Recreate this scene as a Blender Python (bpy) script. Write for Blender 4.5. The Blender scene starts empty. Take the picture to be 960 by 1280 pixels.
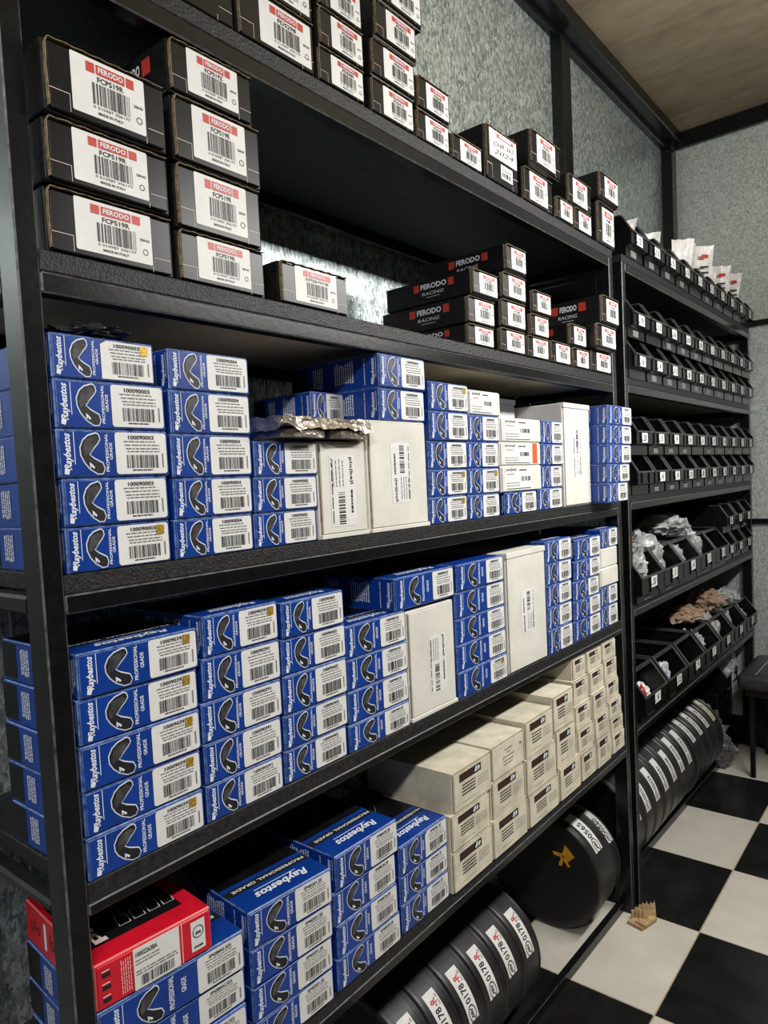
import bpy, bmesh, math, random
from mathutils import Vector, Matrix, noise

random.seed(7)
SC = bpy.context.scene
COL = SC.collection

# ------------------------------------------------------------------ camera
CAM_D, CAM_H = 0.838, 1.5
F_PX, CX, CY = 890.857, 433.416, 659.817
cam_data = bpy.data.cameras.new('camera')
cam = bpy.data.objects.new('camera', cam_data)
COL.objects.link(cam)
yaw, pitch, roll = math.radians(40.76407443), math.radians(-3.43690681), math.radians(-2.96866768)
fw = Vector((math.cos(pitch)*math.cos(yaw), math.cos(pitch)*math.sin(yaw), math.sin(pitch)))
rt = Vector((math.sin(yaw), -math.cos(yaw), 0.0))
up = rt.cross(fw)
r2 = math.cos(roll)*rt + math.sin(roll)*up
u2 = -math.sin(roll)*rt + math.cos(roll)*up
m = Matrix((r2, u2, -fw)).transposed().to_4x4()
m.translation = Vector((0, -CAM_D, CAM_H))
cam.matrix_world = m
cam_data.sensor_fit = 'HORIZONTAL'
cam_data.sensor_width = 36.0
cam_data.lens = F_PX/960.0*36.0
cam_data.shift_x = (480-CX)/960.0
cam_data.shift_y = (CY-640)/960.0
cam_data.clip_start = 0.02
SC.camera = cam

# ------------------------------------------------------------------ world, lights, exposure
w = bpy.data.worlds.new('room_air'); SC.world = w
w.use_nodes = True
w.node_tree.nodes['Background'].inputs[0].default_value = (0.75, 0.85, 1.0, 1)
w.node_tree.nodes['Background'].inputs[1].default_value = 0.02
SC.view_settings.view_transform = 'Standard'
SC.view_settings.look = 'None'
SC.view_settings.exposure = 0.08
SC.view_settings.gamma = 1.0
SC.view_settings.use_curve_mapping = False

def area(name, loc, rot, sx, sy, power, col):
    l = bpy.data.lights.new(name, 'AREA'); l.shape = 'RECTANGLE'
    l.size = sx; l.size_y = sy; l.energy = power; l.color = col
    o = bpy.data.objects.new(name, l); COL.objects.link(o)
    o.location = loc; o.rotation_euler = rot
    return o
# two ceiling tubes over the aisle; upward lights are added to brighten the plywood
area('tube_light', (-0.75, -1.15, 2.45), (math.radians(38), 0, 0), 1.2, 0.10, 34, (1.0, 0.98, 0.95))
area('ceiling_fill', (-0.75, -1.15, 2.48), (math.radians(180), 0, 0), 1.2, 0.10, 38, (1.0, 0.96, 0.90))
area('tube_light', (2.20, -1.10, 2.36), (math.radians(38), 0, 0), 1.6, 0.10, 44, (1.0, 0.98, 0.94))
area('ceiling_fill', (2.20, -1.10, 2.39), (math.radians(180), 0, 0), 1.5, 0.10, 58, (1.0, 0.96, 0.90))

# ------------------------------------------------------------------ materials
MATS = {}
def mat(name, col, rough=0.5, metal=0.0, nscale=0, namt=0.0, bump=0.0, bscale=200, spec=0.5, coat=0.0, trans=0.0, stretch=None, wear=None):
    if name in MATS: return MATS[name]
    M = bpy.data.materials.new(name); M.use_nodes = True
    nt = M.node_tree; b = nt.nodes['Principled BSDF']
    b.inputs['Base Color'].default_value = (*col, 1)
    b.inputs['Roughness'].default_value = rough
    b.inputs['Metallic'].default_value = metal
    b.inputs['Specular IOR Level'].default_value = spec
    if coat: b.inputs['Coat Weight'].default_value = coat; b.inputs['Coat Roughness'].default_value = 0.15
    if trans: b.inputs['Transmission Weight'].default_value = trans
    vec = None
    if nscale or bump:
        tc = nt.nodes.new('ShaderNodeTexCoord')
        vec = tc.outputs['Object']
        if stretch:
            mp = nt.nodes.new('ShaderNodeMapping'); mp.inputs['Scale'].default_value = stretch
            nt.links.new(vec, mp.inputs['Vector']); vec = mp.outputs['Vector']
        oi = nt.nodes.new('ShaderNodeObjectInfo')
        ad = nt.nodes.new('ShaderNodeVectorMath'); ad.operation = 'ADD'
        nt.links.new(vec, ad.inputs[0]); nt.links.new(oi.outputs['Location'], ad.inputs[1])
        vec = ad.outputs[0]
    if nscale:
        n = nt.nodes.new('ShaderNodeTexNoise'); n.inputs['Scale'].default_value = nscale
        n.inputs['Detail'].default_value = 6; n.inputs['Roughness'].default_value = 0.65
        nt.links.new(vec, n.inputs['Vector'])
        r = nt.nodes.new('ShaderNodeValToRGB')
        lo = tuple(max(0, c*(1-namt)) for c in col); hi = tuple(min(1, c*(1+namt)) for c in col)
        r.color_ramp.elements[0].position = 0.3; r.color_ramp.elements[1].position = 0.72
        r.color_ramp.elements[0].color = (*lo, 1); r.color_ramp.elements[1].color = (*(wear or hi), 1)
        nt.links.new(n.outputs['Fac'], r.inputs['Fac'])
        nt.links.new(r.outputs['Color'], b.inputs['Base Color'])
    if bump:
        n2 = nt.nodes.new('ShaderNodeTexNoise'); n2.inputs['Scale'].default_value = bscale
        n2.inputs['Detail'].default_value = 4
        nt.links.new(vec, n2.inputs['Vector'])
        bp = nt.nodes.new('ShaderNodeBump'); bp.inputs['Strength'].default_value = bump
        bp.inputs['Distance'].default_value = 0.004
        nt.links.new(n2.outputs['Fac'], bp.inputs['Height'])
        nt.links.new(bp.outputs['Normal'], b.inputs['Normal'])
    MATS[name] = M
    return M

def galvanised(name, c0, c1, scale, stretch, metal=0.75, rough=0.42):
    M = bpy.data.materials.new(name); M.use_nodes = True
    nt = M.node_tree; b = nt.nodes['Principled BSDF']
    tc = nt.nodes.new('ShaderNodeTexCoord'); mp = nt.nodes.new('ShaderNodeMapping')
    mp.inputs['Scale'].default_value = stretch
    nt.links.new(tc.outputs['Object'], mp.inputs['Vector'])
    v = nt.nodes.new('ShaderNodeTexVoronoi'); v.inputs['Scale'].default_value = scale
    n = nt.nodes.new('ShaderNodeTexNoise'); n.inputs['Scale'].default_value = scale*0.9; n.inputs['Detail'].default_value = 5
    nt.links.new(mp.outputs['Vector'], n.inputs['Vector'])
    mx = nt.nodes.new('ShaderNodeVectorMath'); mx.operation = 'MULTIPLY_ADD'
    mx.inputs[1].default_value = (0.02, 0.02, 0.02)
    nt.links.new(n.outputs['Color'], mx.inputs[0]); nt.links.new(mp.outputs['Vector'], mx.inputs[2])
    nt.links.new(mx.outputs[0], v.inputs['Vector'])
    sep = nt.nodes.new('ShaderNodeSeparateColor'); nt.links.new(v.outputs['Color'], sep.inputs[0])
    big = nt.nodes.new('ShaderNodeTexNoise'); big.inputs['Scale'].default_value = 2.2; big.inputs['Detail'].default_value = 5
    nt.links.new(tc.outputs['Object'], big.inputs['Vector'])
    mix = nt.nodes.new('ShaderNodeMath'); mix.operation = 'MULTIPLY_ADD'; mix.inputs[1].default_value = 0.75
    nt.links.new(sep.outputs[0], mix.inputs[0])
    m3 = nt.nodes.new('ShaderNodeMath'); m3.operation = 'MULTIPLY'; m3.inputs[1].default_value = 0.28
    nt.links.new(big.outputs['Fac'], m3.inputs[0]); nt.links.new(m3.outputs[0], mix.inputs[2])
    r = nt.nodes.new('ShaderNodeValToRGB')
    r.color_ramp.elements[0].color = (*c0, 1); r.color_ramp.elements[1].color = (*c1, 1)
    r.color_ramp.elements[0].position = 0.15; r.color_ramp.elements[1].position = 0.85
    nt.links.new(mix.outputs[0], r.inputs['Fac']); nt.links.new(r.outputs['Color'], b.inputs['Base Color'])
    rr = nt.nodes.new('ShaderNodeMapRange'); rr.inputs[3].default_value = rough-0.14; rr.inputs[4].default_value = rough+0.18
    nt.links.new(sep.outputs[1], rr.inputs[0]); nt.links.new(rr.outputs[0], b.inputs['Roughness'])
    b.inputs['Metallic'].default_value = metal
    bp = nt.nodes.new('ShaderNodeBump'); bp.inputs['Strength'].default_value = 0.25; bp.inputs['Distance'].default_value = 0.003
    nt.links.new(sep.outputs[2], bp.inputs['Height']); nt.links.new(bp.outputs['Normal'], b.inputs['Normal'])
    MATS[name] = M
    return M

def plywood(name, c0, c1):
    M = bpy.data.materials.new(name); M.use_nodes = True
    nt = M.node_tree; b = nt.nodes['Principled BSDF']
    tc = nt.nodes.new('ShaderNodeTexCoord')
    n = nt.nodes.new('ShaderNodeTexNoise'); n.inputs['Scale'].default_value = 3.0; n.inputs['Detail'].default_value = 8; n.inputs['Roughness'].default_value = 0.7
    mp = nt.nodes.new('ShaderNodeMapping'); mp.inputs['Scale'].default_value = (1.0, 0.35, 1.0)
    nt.links.new(tc.outputs['Object'], mp.inputs['Vector']); nt.links.new(mp.outputs[0], n.inputs['Vector'])
    n2 = nt.nodes.new('ShaderNodeTexNoise'); n2.inputs['Scale'].default_value = 30; n2.inputs['Detail'].default_value = 4
    nt.links.new(mp.outputs[0], n2.inputs['Vector'])
    ma = nt.nodes.new('ShaderNodeMath'); ma.operation = 'MULTIPLY_ADD'; ma.inputs[1].default_value = 0.3
    nt.links.new(n2.outputs['Fac'], ma.inputs[0])
    mb = nt.nodes.new('ShaderNodeMath'); mb.operation = 'MULTIPLY'; mb.inputs[1].default_value = 0.8
    nt.links.new(n.outputs['Fac'], mb.inputs[0]); nt.links.new(mb.outputs[0], ma.inputs[2])
    r = nt.nodes.new('ShaderNodeValToRGB')
    r.color_ramp.elements[0].position = 0.35; r.color_ramp.elements[1].position = 0.75
    r.color_ramp.elements[0].color = (*c0, 1); r.color_ramp.elements[1].color = (*c1, 1)
    nt.links.new(ma.outputs[0], r.inputs['Fac']); nt.links.new(r.outputs['Color'], b.inputs['Base Color'])
    b.inputs['Roughness'].default_value = 0.75
    MATS[name] = M
    return M

BLUE = mat('blue_card', (0.004, 0.041, 0.27), 0.34, nscale=14, namt=0.22, bump=0.08, bscale=60)
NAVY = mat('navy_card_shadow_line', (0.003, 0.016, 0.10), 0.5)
BLUE_E = mat('blue_card_edge', (0.012, 0.075, 0.38), 0.45, nscale=110, namt=0.7, wear=(0.20, 0.32, 0.65))
WHITE = mat('white_paper', (0.74, 0.74, 0.72), 0.55, nscale=22, namt=0.07)
PRINTW = mat('white_print', (0.72, 0.76, 0.84), 0.5)
INK = mat('black_ink', (0.012, 0.012, 0.014), 0.5)
GREY = mat('grey_ink', (0.16, 0.16, 0.17), 0.5)
PADG = mat('pad_picture_grey', (0.055, 0.055, 0.06), 0.4, nscale=60, namt=0.8)
GOLD = mat('gold_seal_foil', (0.62, 0.36, 0.05), 0.35, metal=0.5, nscale=300, namt=0.7)
RED = mat('red_print', (0.52, 0.045, 0.03), 0.45)
REDB = mat('red_card', (0.60, 0.008, 0.025), 0.3, nscale=20, namt=0.2)
PINKW = mat('pale_print', (0.80, 0.62, 0.58), 0.5)
BLACKC = mat('black_card', (0.009, 0.009, 0.0095), 0.42, nscale=60, namt=0.6, bump=0.15, bscale=120, spec=0.25)
BLACKG = mat('black_gloss_card', (0.006, 0.006, 0.0065), 0.34, nscale=14, namt=0.5, spec=0.26)
KRAFT = mat('kraft_edge', (0.22, 0.16, 0.09), 0.8, nscale=200, namt=0.8)
CARTON = mat('white_carton', (0.66, 0.61, 0.48), 0.65, nscale=16, namt=0.24, bump=0.1, bscale=90)
CARTON2 = mat('cream_carton', (0.68, 0.665, 0.60), 0.6, nscale=9, namt=0.13, bump=0.06, bscale=40)
KLINE = mat('dark_seam', (0.05, 0.04, 0.03), 0.9)
DRED = mat('dark_red_print', (0.12, 0.02, 0.02), 0.5)
MAROON = mat('maroon_print', (0.022, 0.012, 0.011), 0.5, nscale=80, namt=0.6)
ORANGE = mat('orange_red_strip', (0.75, 0.10, 0.02), 0.5)
EDGE = mat('steel_edge_highlight', (0.09, 0.092, 0.095), 0.5, metal=0.1, nscale=60, namt=0.8)  # lamp highlight along tube corners, put into the edge colour
STEEL = mat('black_painted_steel', (0.006, 0.0064, 0.007), 0.24, nscale=40, namt=0.5, bump=0.04, bscale=90, spec=0.32)
BOARD = mat('black_painted_board', (0.010, 0.0102, 0.0108), 0.5, nscale=90, namt=0.8, bump=0.5, bscale=230, wear=(0.030,0.030,0.032), spec=0.35)
RAW = plywood('raw_board_underside', (0.46, 0.39, 0.27), (0.66, 0.58, 0.43))
BIN = mat('black_bin_plastic', (0.005, 0.005, 0.0055), 0.26, nscale=70, namt=0.5, spec=0.3)
BINR = mat('bin_rim_highlight', (0.045, 0.045, 0.046), 0.3, nscale=80, namt=0.7)  # paler grey paints the bright highlight lines onto the rims
BING = mat('grey_faded_sticker', (0.18, 0.18, 0.17), 0.6, nscale=150, namt=0.6)
DRUM = mat('black_drum_paint', (0.020, 0.020, 0.0205), 0.40, nscale=18, namt=0.5, bump=0.05, bscale=70)
DRUMF = mat('black_drum_face', (0.009, 0.009, 0.0095), 0.42, nscale=10, namt=0.5)
TILEW = mat('white_tile', (0.60, 0.57, 0.50), 0.22, nscale=5, namt=0.12)
TILEB = mat('black_tile', (0.011, 0.011, 0.0115), 0.22, nscale=7, namt=0.5)
GROUT = mat('tan_grout', (0.38, 0.31, 0.20), 0.8, nscale=60, namt=0.4)
PLASTIC = mat('clear_plastic_film', (0.70, 0.73, 0.73), 0.14, trans=0.35, nscale=38, namt=0.75, bump=1.0, bscale=60, wear=(0.9,0.92,0.92))
DFILM = mat('grey_film', (0.12, 0.12, 0.12), 0.18, nscale=30, namt=0.8, bump=1.0, bscale=50)
FOIL = mat('wrapped_metal', (0.50, 0.45, 0.38), 0.22, metal=0.85, nscale=45, namt=0.6, bump=0.8, bscale=60)
DARKBAG = mat('dark_plastic_film', (0.03, 0.03, 0.03), 0.2, nscale=30, namt=0.6, bump=0.9, bscale=60)
SLEEVE = mat('white_sleeve_film', (0.82, 0.80, 0.78), 0.3, nscale=40, namt=0.2, bump=0.4, bscale=60)
YELLOW = mat('yellow_tape', (0.72, 0.36, 0.02), 0.5, nscale=60, namt=0.3)
CARDB = mat('brown_cardboard', (0.45, 0.31, 0.16), 0.8, nscale=50, namt=0.4)
BROWNP = mat('brown_paper_bag', (0.30, 0.20, 0.14), 0.7, nscale=20, namt=0.4, bump=0.5, bscale=40)
BLUEFILM = mat('blue_white_film', (0.10, 0.18, 0.40), 0.3, nscale=25, namt=0.8, wear=(0.75, 0.8, 0.85))
REDFILM = mat('red_film', (0.45, 0.02, 0.03), 0.3, nscale=30, namt=0.7)
SEAT = mat('black_vinyl', (0.03, 0.03, 0.03), 0.42, nscale=40, namt=0.4, bump=0.2, bscale=200)
STITCH = mat('grey_stitching', (0.5, 0.5, 0.5), 0.7)
GALV = galvanised('galvanised_sheet', (0.26, 0.32, 0.32), (0.80, 0.90, 0.89), 150, (1.0, 1.0, 0.5), 0.78, 0.36)
GALV2 = galvanised('galvanised_sheet_right', (0.36, 0.40, 0.39), (0.68, 0.73, 0.70), 160, (1.0, 1.0, 0.8), 0.5, 0.46)
DIM = mat('dark_grey_wall', (0.05, 0.05, 0.05), 0.6, nscale=3, namt=0.5)
CEIL = plywood('ceiling_plywood', (0.10, 0.078, 0.046), (0.25, 0.205, 0.135))

# ------------------------------------------------------------------ mesh helpers
class MB:
    def __init__(s): s.v = []; s.f = []; s.mi = []; s.mats = []
    def m(s, material):
        if material not in s.mats: s.mats.append(material)
        return s.mats.index(material)
    def poly(s, pts, material):
        i = len(s.v); s.v += [tuple(p) for p in pts]; s.f.append(tuple(range(i, i+len(pts)))); s.mi.append(s.m(material))
    def raw(s, vs, fs, material):
        i = len(s.v); s.v += [tuple(p) for p in vs]; k = s.m(material)
        for f in fs: s.f.append(tuple(i+a for a in f)); s.mi.append(k)
    def box(s, x0, x1, y0, y1, z0, z1, material):
        vs = [(x0,y0,z0),(x1,y0,z0),(x1,y1,z0),(x0,y1,z0),(x0,y0,z1),(x1,y0,z1),(x1,y1,z1),(x0,y1,z1)]
        s.raw(vs, [(0,3,2,1),(4,5,6,7),(0,1,5,4),(1,2,6,5),(2,3,7,6),(3,0,4,7)], material)
    def mesh(s, name):
        me = bpy.data.meshes.new(name); me.from_pydata(s.v, [], s.f)
        for a in s.mats: me.materials.append(a)
        me.polygons.foreach_set('material_index', s.mi)
        me.update(); return me

def link(name, me, parent=None, loc=(0,0,0), rz=0.0):
    o = bpy.data.objects.new(name, me); COL.objects.link(o)
    o.location = loc; o.rotation_euler = (0, 0, rz)
    if parent is not None: o.parent = parent
    return o
USED = set()
def tag(o, label, cat, group=None, kind=None):
    if label in USED: print('DUPLICATE LABEL', label)
    USED.add(label)
    o['label'] = label; o['category'] = cat
    if group: o['group'] = group
    if kind: o['kind'] = kind
    return o
def struct(o): o['kind'] = 'structure'; return o

_bc = {}
def bevel_box(x0, x1, y0, y1, z0, z1, material, bev=0.002, seg=1, facemats=None, smooth=False):
    """bevelled block; facemats: {'-x','+x','-y','+y','-z','+z'} -> material"""
    key = (round(x0,4),round(x1,4),round(y0,4),round(y1,4),round(z0,4),round(z1,4),material.name,bev,seg,
           tuple(sorted((k,v.name) for k,v in (facemats or {}).items())))
    if key in _bc: return _bc[key]
    bm = bmesh.new()
    bmesh.ops.create_cube(bm, size=1.0)
    for v in bm.verts:
        v.co = Vector((x0+(v.co.x+.5)*(x1-x0), y0+(v.co.y+.5)*(y1-y0), z0+(v.co.z+.5)*(z1-z0)))
    if bev > 0:
        bmesh.ops.bevel(bm, geom=list(bm.edges), offset=bev, segments=seg, affect='EDGES', profile=0.5)
    bm.normal_update()
    me = bpy.data.meshes.new('block'); mats = [material]
    dirs = {'-x':Vector((-1,0,0)),'+x':Vector((1,0,0)),'-y':Vector((0,-1,0)),'+y':Vector((0,1,0)),'-z':Vector((0,0,-1)),'+z':Vector((0,0,1))}
    for k, mm in (facemats or {}).items():
        if mm not in mats: mats.append(mm)
        for f in bm.faces:
            if k == 'edge':
                if max(abs(f.normal.x),abs(f.normal.y),abs(f.normal.z)) < 0.97: f.material_index = mats.index(mm)
            elif f.normal.dot(dirs[k]) > 0.97: f.material_index = mats.index(mm)
    if smooth:
        for f in bm.faces: f.smooth = True
    bm.to_mesh(me); bm.free()
    for a in mats: me.materials.append(a)
    _bc[key] = me
    return me

# ------------------------------------------------------------------ lettering (flat print)
_tc = {}
def glyphs(s, bold=0.0, shear=0.0, res=2):
    key = (s, bold, shear, res)
    if key in _tc: return _tc[key]
    cu = bpy.data.curves.new('txt', 'FONT'); cu.body = s; cu.size = 1.0
    cu.resolution_u = res; cu.offset = bold; cu.shear = shear
    ob = bpy.data.objects.new('txt', cu)
    me = bpy.data.meshes.new_from_object(ob)
    vs = [(v.co.x, v.co.y) for v in me.vertices]; fs = [tuple(p.vertices) for p in me.polygons]
    bpy.data.objects.remove(ob); bpy.data.curves.remove(cu); bpy.data.meshes.remove(me)
    if vs:
        x0 = min(a for a,_ in vs); x1 = max(a for a,_ in vs)
        y0 = min(b for _,b in vs); y1 = max(b for _,b in vs)
        vs = [((a-x0), (b-y0)) for a,b in vs]
        out = (vs, fs, x1-x0, y1-y0)
    else: out = ([], [], 1, 1)
    _tc[key] = out
    return out

class Print:
    """flat print on a face: F(u,v,lift) -> point; u to the right, v up"""
    def __init__(s, F): s.F = F; s.mb = MB()
    def rect(s, u0, v0, u1, v1, material, l=1):
        s.mb.poly([s.F(u0,v0,l), s.F(u1,v0,l), s.F(u1,v1,l), s.F(u0,v1,l)], material)
    def poly(s, pts, material, l=1): s.mb.poly([s.F(a,b,l) for a,b in pts], material)
    def rrect(s, u0, v0, u1, v1, r, material, l=1):
        pts = []
        for cx, cy, a0 in ((u1-r,v0+r,-90),(u1-r,v1-r,0),(u0+r,v1-r,90),(u0+r,v0+r,180)):
            for k in range(4):
                a = math.radians(a0+30*k); pts.append((cx+r*math.cos(a), cy+r*math.sin(a)))
        s.poly(pts, material, l)
    def text(s, t, u, v, wid, hei, material, l=2, rot=0, bold=0.02, shear=0.0, res=2, align='c'):
        """text fitted in a wid x hei box centred at u,v ; rot in degrees"""
        vs, fs, W, H = glyphs(t, bold, shear, res)
        if not vs: return
        sx, sy = wid/W, hei/H
        c, sn = math.cos(math.radians(rot)), math.sin(math.radians(rot))
        out = []
        for a, b in vs:
            x = (a-W/2)*sx; y = (b-H/2)*sy
            out.append(s.F(u+x*c-y*sn, v+x*sn+y*c, l))
        s.mb.raw(out, fs, material)
    def dashes(s, u0, u1, v, h, material, rng, l=2, rot=0):
        """one line of small unreadable type"""
        u = u0
        while u < u1-0.001:
            wl = min(rng.uniform(0.05, 0.2)*(u1-u0), u1-u)
            s.rect(u, v, u+wl, v+h, material, l); u += wl+0.03*(u1-u0)
    def vdashes(s, v0, v1, u, h, material, rng, l=2):
        v = v0
        while v < v1-0.001:
            wl = min(rng.uniform(0.05, 0.2)*(v1-v0), v1-v)
            s.rect(u, v, u+h, v+wl, material, l); v += wl+0.03*(v1-v0)
    def barcode(s, u0, v0, u1, v1, rng, n=28, l=2, vert=False):
        ws = [rng.choice((1,1,2,3)) for _ in range(2*n)]; tot = float(sum(ws)); p = 0.0
        for i, k in enumerate(ws):
            a = p/tot; p += k; b = p/tot
            if i % 2 == 0:
                if vert: s.rect(u0, v0+a*(v1-v0), u1, v0+b*(v1-v0), INK, l)
                else: s.rect(u0+a*(u1-u0), v0, u0+b*(u1-u0), v1, INK, l)
    def mesh(s, name): return s.mb.mesh(name)

LIFT = 0.00045
def front(w_, h_): return lambda u, v, l: (u*w_, -LIFT*l, v*h_)
def frontm(): return lambda u, v, l: (u, -LIFT*l, v)
def left(d): return lambda u, v, l: (-LIFT*l, d-u, v)
def top(h): return lambda u, v, l: (u, v, h+LIFT*l)

PAD = [(345,545),(362,548),(375,560),(382,590),(365,615),(335,645),(300,685),(330,705),(392,735),(406,775),(388,810),(345,812),(290,780),(250,735),(228,690),(225,640),(250,590),(290,560)]
PAD = [((a-225)/181.0, 1-(b-545)/267.0) for a, b in PAD]
def shrink(pts, d):
    n = len(pts); out = []
    for i in range(n):
        p0 = Vector(pts[i-1]); p = Vector(pts[i]); p1 = Vector(pts[(i+1) % n])
        t = (p1-p0); nrm = Vector((-t.y, t.x)); nrm.normalize()
        out.append(tuple(p - nrm*d))
    return out
def area2(pts): return sum(pts[i-1][0]*pts[i][1]-pts[i][0]*pts[i-1][1] for i in range(len(pts)))
if area2(PAD) > 0: PAD.reverse()

def pad_picture(p, u0, v0, wu, hv):
    pts = [(u0+a*wu, v0+b*hv) for a, b in PAD]
    p.poly(pts, PRINTW, 1)
    inn = shrink(pts, 0.0016)
    p.poly(inn, INK, 2)
    c = [(u0+wu*a, v0+hv*b) for a, b in ((0.10,0.55),(0.22,0.82),(0.62,0.90),(0.76,0.82),(0.42,0.52),(0.14,0.42))]
    p.poly(c, PADG, 3)
    g = [(u0+wu*a, v0+hv*b) for a, b in ((0.36,0.30),(0.50,0.22),(0.56,0.17),(0.50,0.14),(0.40,0.23),(0.42,0.16),(0.36,0.17))]
    p.poly(g, PRINTW, 3)

def logo(p, u, v0, v1, hh, rot=90):
    """script word reading upwards with its swash and rule"""
    L = v1-v0
    p.text('Raybestos', u, v0+L*0.54, L*0.86, hh, PRINTW, 1, rot, 0.03, 0.35)
    p.poly([(u-hh*0.55, v0+0.02*L), (u-hh*0.1, v0+0.0*L), (u+hh*0.15, v0+0.17*L), (u-hh*0.5, v0+0.14*L)], PRINTW, 1)
    p.rect(u+hh*0.62, v0+0.24*L, u+hh*0.70, v1, PRINTW, 1)

# ------------------------------------------------------------------ blue brake pad box
_pc = {}
def cached(key, fn):
    if key not in _pc: _pc[key] = fn()
    return _pc[key]

def label_start(w): return w-0.0045-min(0.079, 0.52*w)
def blue_front(w, h):
    p = Print(frontm()); a = label_start(w)
    logo(p, 0.165*a, 0.07*h, 0.94*h, min(0.16*a, 0.0125))
    pw = min(0.44*a, 0.040)
    pad_picture(p, 0.355*a, 0.06*h, pw, 0.88*h)
    p.text('PROFESSIONAL', 0.355*a+pw+0.22*(0.645*a-pw), 0.52*h, 0.80*h, 0.055*a, PRINTW, 1, 90, 0.02)
    p.text('GRADE', 0.355*a+pw+0.58*(0.645*a-pw), 0.55*h, 0.36*h, 0.055*a, PRINTW, 1, 90, 0.02)
    return p.mesh('front_print')
def blue_label(w, h, num, variant):
    rng = random.Random(num+str(variant))
    p = Print(frontm())
    a, b = label_start(w), w-0.0045; lo, hi = 0.06*h, 0.95*h
    W, H = b-a, hi-lo
    if variant == 2:                       # corner peeled off
        p.poly([(a,lo),(b,lo),(b,hi*0.98),(a+W*0.12,hi),(a,hi*0.9)], WHITE, 1)
    else: p.rrect(a, lo, b, hi, 0.05*W, WHITE, 1)
    p.text(num, a+W*0.5, lo+H*0.885, W*0.50, H*0.105, INK, 2, 0, 0.025)
    for i, yy in enumerate((0.77, 0.685, 0.60, 0.53)):
        p.dashes(a+W*(0.16+0.02*i), a+W*(0.86 if i else 0.78), lo+H*yy, H*0.028, GREY, rng)
    p.barcode(a+W*0.20, lo+H*0.14, a+W*0.82, lo+H*0.46, rng)
    p.dashes(a+W*0.3, a+W*0.7, lo+H*0.075, H*0.03, INK, rng)
    p.rect(a+W*0.90, lo+H*0.15, a+W*0.925, lo+H*0.5, GREY, 2)
    return p.mesh('paper_label')
def seal_mesh(w, h):
    p = Print(frontm()); rng = random.Random(5)
    u, v = 0.885*w, 0.80*h; s = 0.11*h
    p.poly([(u-s,v-s*1.1),(u+s*0.9,v-s),(u+s,v+s*0.9),(u-s*0.9,v+s)], GOLD, 3)
    return p.mesh('gold_seal')
def blue_side_logo(d, h):
    p = Print(left(d))
    logo(p, 0.935*d, 0.1*h, 0.9*h, 0.045*d)
    p.text('PROFESSIONAL GRADE', 0.845*d, 0.5*h, 0.78*h, 0.012*d, PRINTW, 2, 90)
    return p.mesh('side_logo')
def blue_side(d, h):
    rng = random.Random(11)
    p = Print(left(d))
    for k in range(9):
        u = 0.52*d+k*0.024*d
        p.vdashes(h*(0.16+0.1*rng.random()), h*(0.9-0.12*rng.random()), u, 0.012*d, PRINTW, rng)
    return p.mesh('side_print')
def blue_side_rear(d, h):
    rng = random.Random(12); p = Print(left(d))
    for k in range(5):
        u = 0.27*d+k*0.024*d
        p.vdashes(h*(0.2+0.06*rng.random()), h*0.84, u, 0.012*d, PRINTW, rng)
    return p.mesh('side_rear_print')
def blue_top(w, d, h):
    p = Print(top(h))
    p.rect(0.003, 0.36*d, w-0.003, d-0.003, BLACKG, 1)
    p.rect(0.003, 0.235*d, w-0.003, 0.315*d, INK, 1)
    p.text('PROFESSIONAL GRADE', 0.52*w, 0.275*d, 0.86*w, 0.030*d, PRINTW, 2, 180)
    p.text('Raybestos', 0.52*w, 0.135*d, 0.62*w, 0.10*d, PRINTW, 2, 180, 0.03, 0.35)
    p.rect(0.25*w, 0.185*d, 0.75*w, 0.192*d, PRINTW, 2)
    # outline drawing of the pad
    pts = [(0.14*w+ (1-b)*0.62*w, 0.52*d + a*0.36*d) for a, b in PAD]
    inn = shrink(pts, 0.0012); n = len(pts)
    for i in range(n):
        j = (i+1) % n
        p.poly([pts[i], pts[j], inn[j], inn[i]], GREY, 2)
    return p.mesh('top_print')

def make_blue(w, d, h, num='100090003', seal=0, side=0, topp=0, variant=0):
    w, d, h = round(w,3), round(d,3), round(h,4)
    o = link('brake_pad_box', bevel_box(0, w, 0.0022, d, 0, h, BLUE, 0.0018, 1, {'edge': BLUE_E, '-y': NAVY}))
    link('front_flap', bevel_box(0.002, w-0.002, 0, 0.0035, 0.0018, h-0.0025, BLUE, 0.0008, 1, {'edge': BLUE_E}), o)
    link('front_print', cached(('bf',w,h), lambda: blue_front(w,h)), o)
    l = link('paper_label', cached(('bl',w,h,num,variant), lambda: blue_label(w,h,num,variant)), o)
    if seal: link('gold_seal', cached(('sl',w,h), lambda: seal_mesh(w,h)), o)
    if side:
        link('side_print', cached(('bs',d,h), lambda: blue_side(d,h)), o)
        p = Print(left(d)); p.rect(0.0, 0.004, 0.20*d, h-0.004, BLACKG, 1)
        link('side_rear_band', cached(('bsr',d,h), lambda: p.mesh('side_rear_band')), o)
        link('side_rear_print', cached(('bsr2',d,h), lambda: blue_side_rear(d,h)), o)
        link('side_logo', cached(('bsl',d,h), lambda: blue_side_logo(d,h)), o)
    if topp: link('top_print', cached(('bt',w,d,h), lambda: blue_top(w,d,h)), o)
    return o

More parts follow.
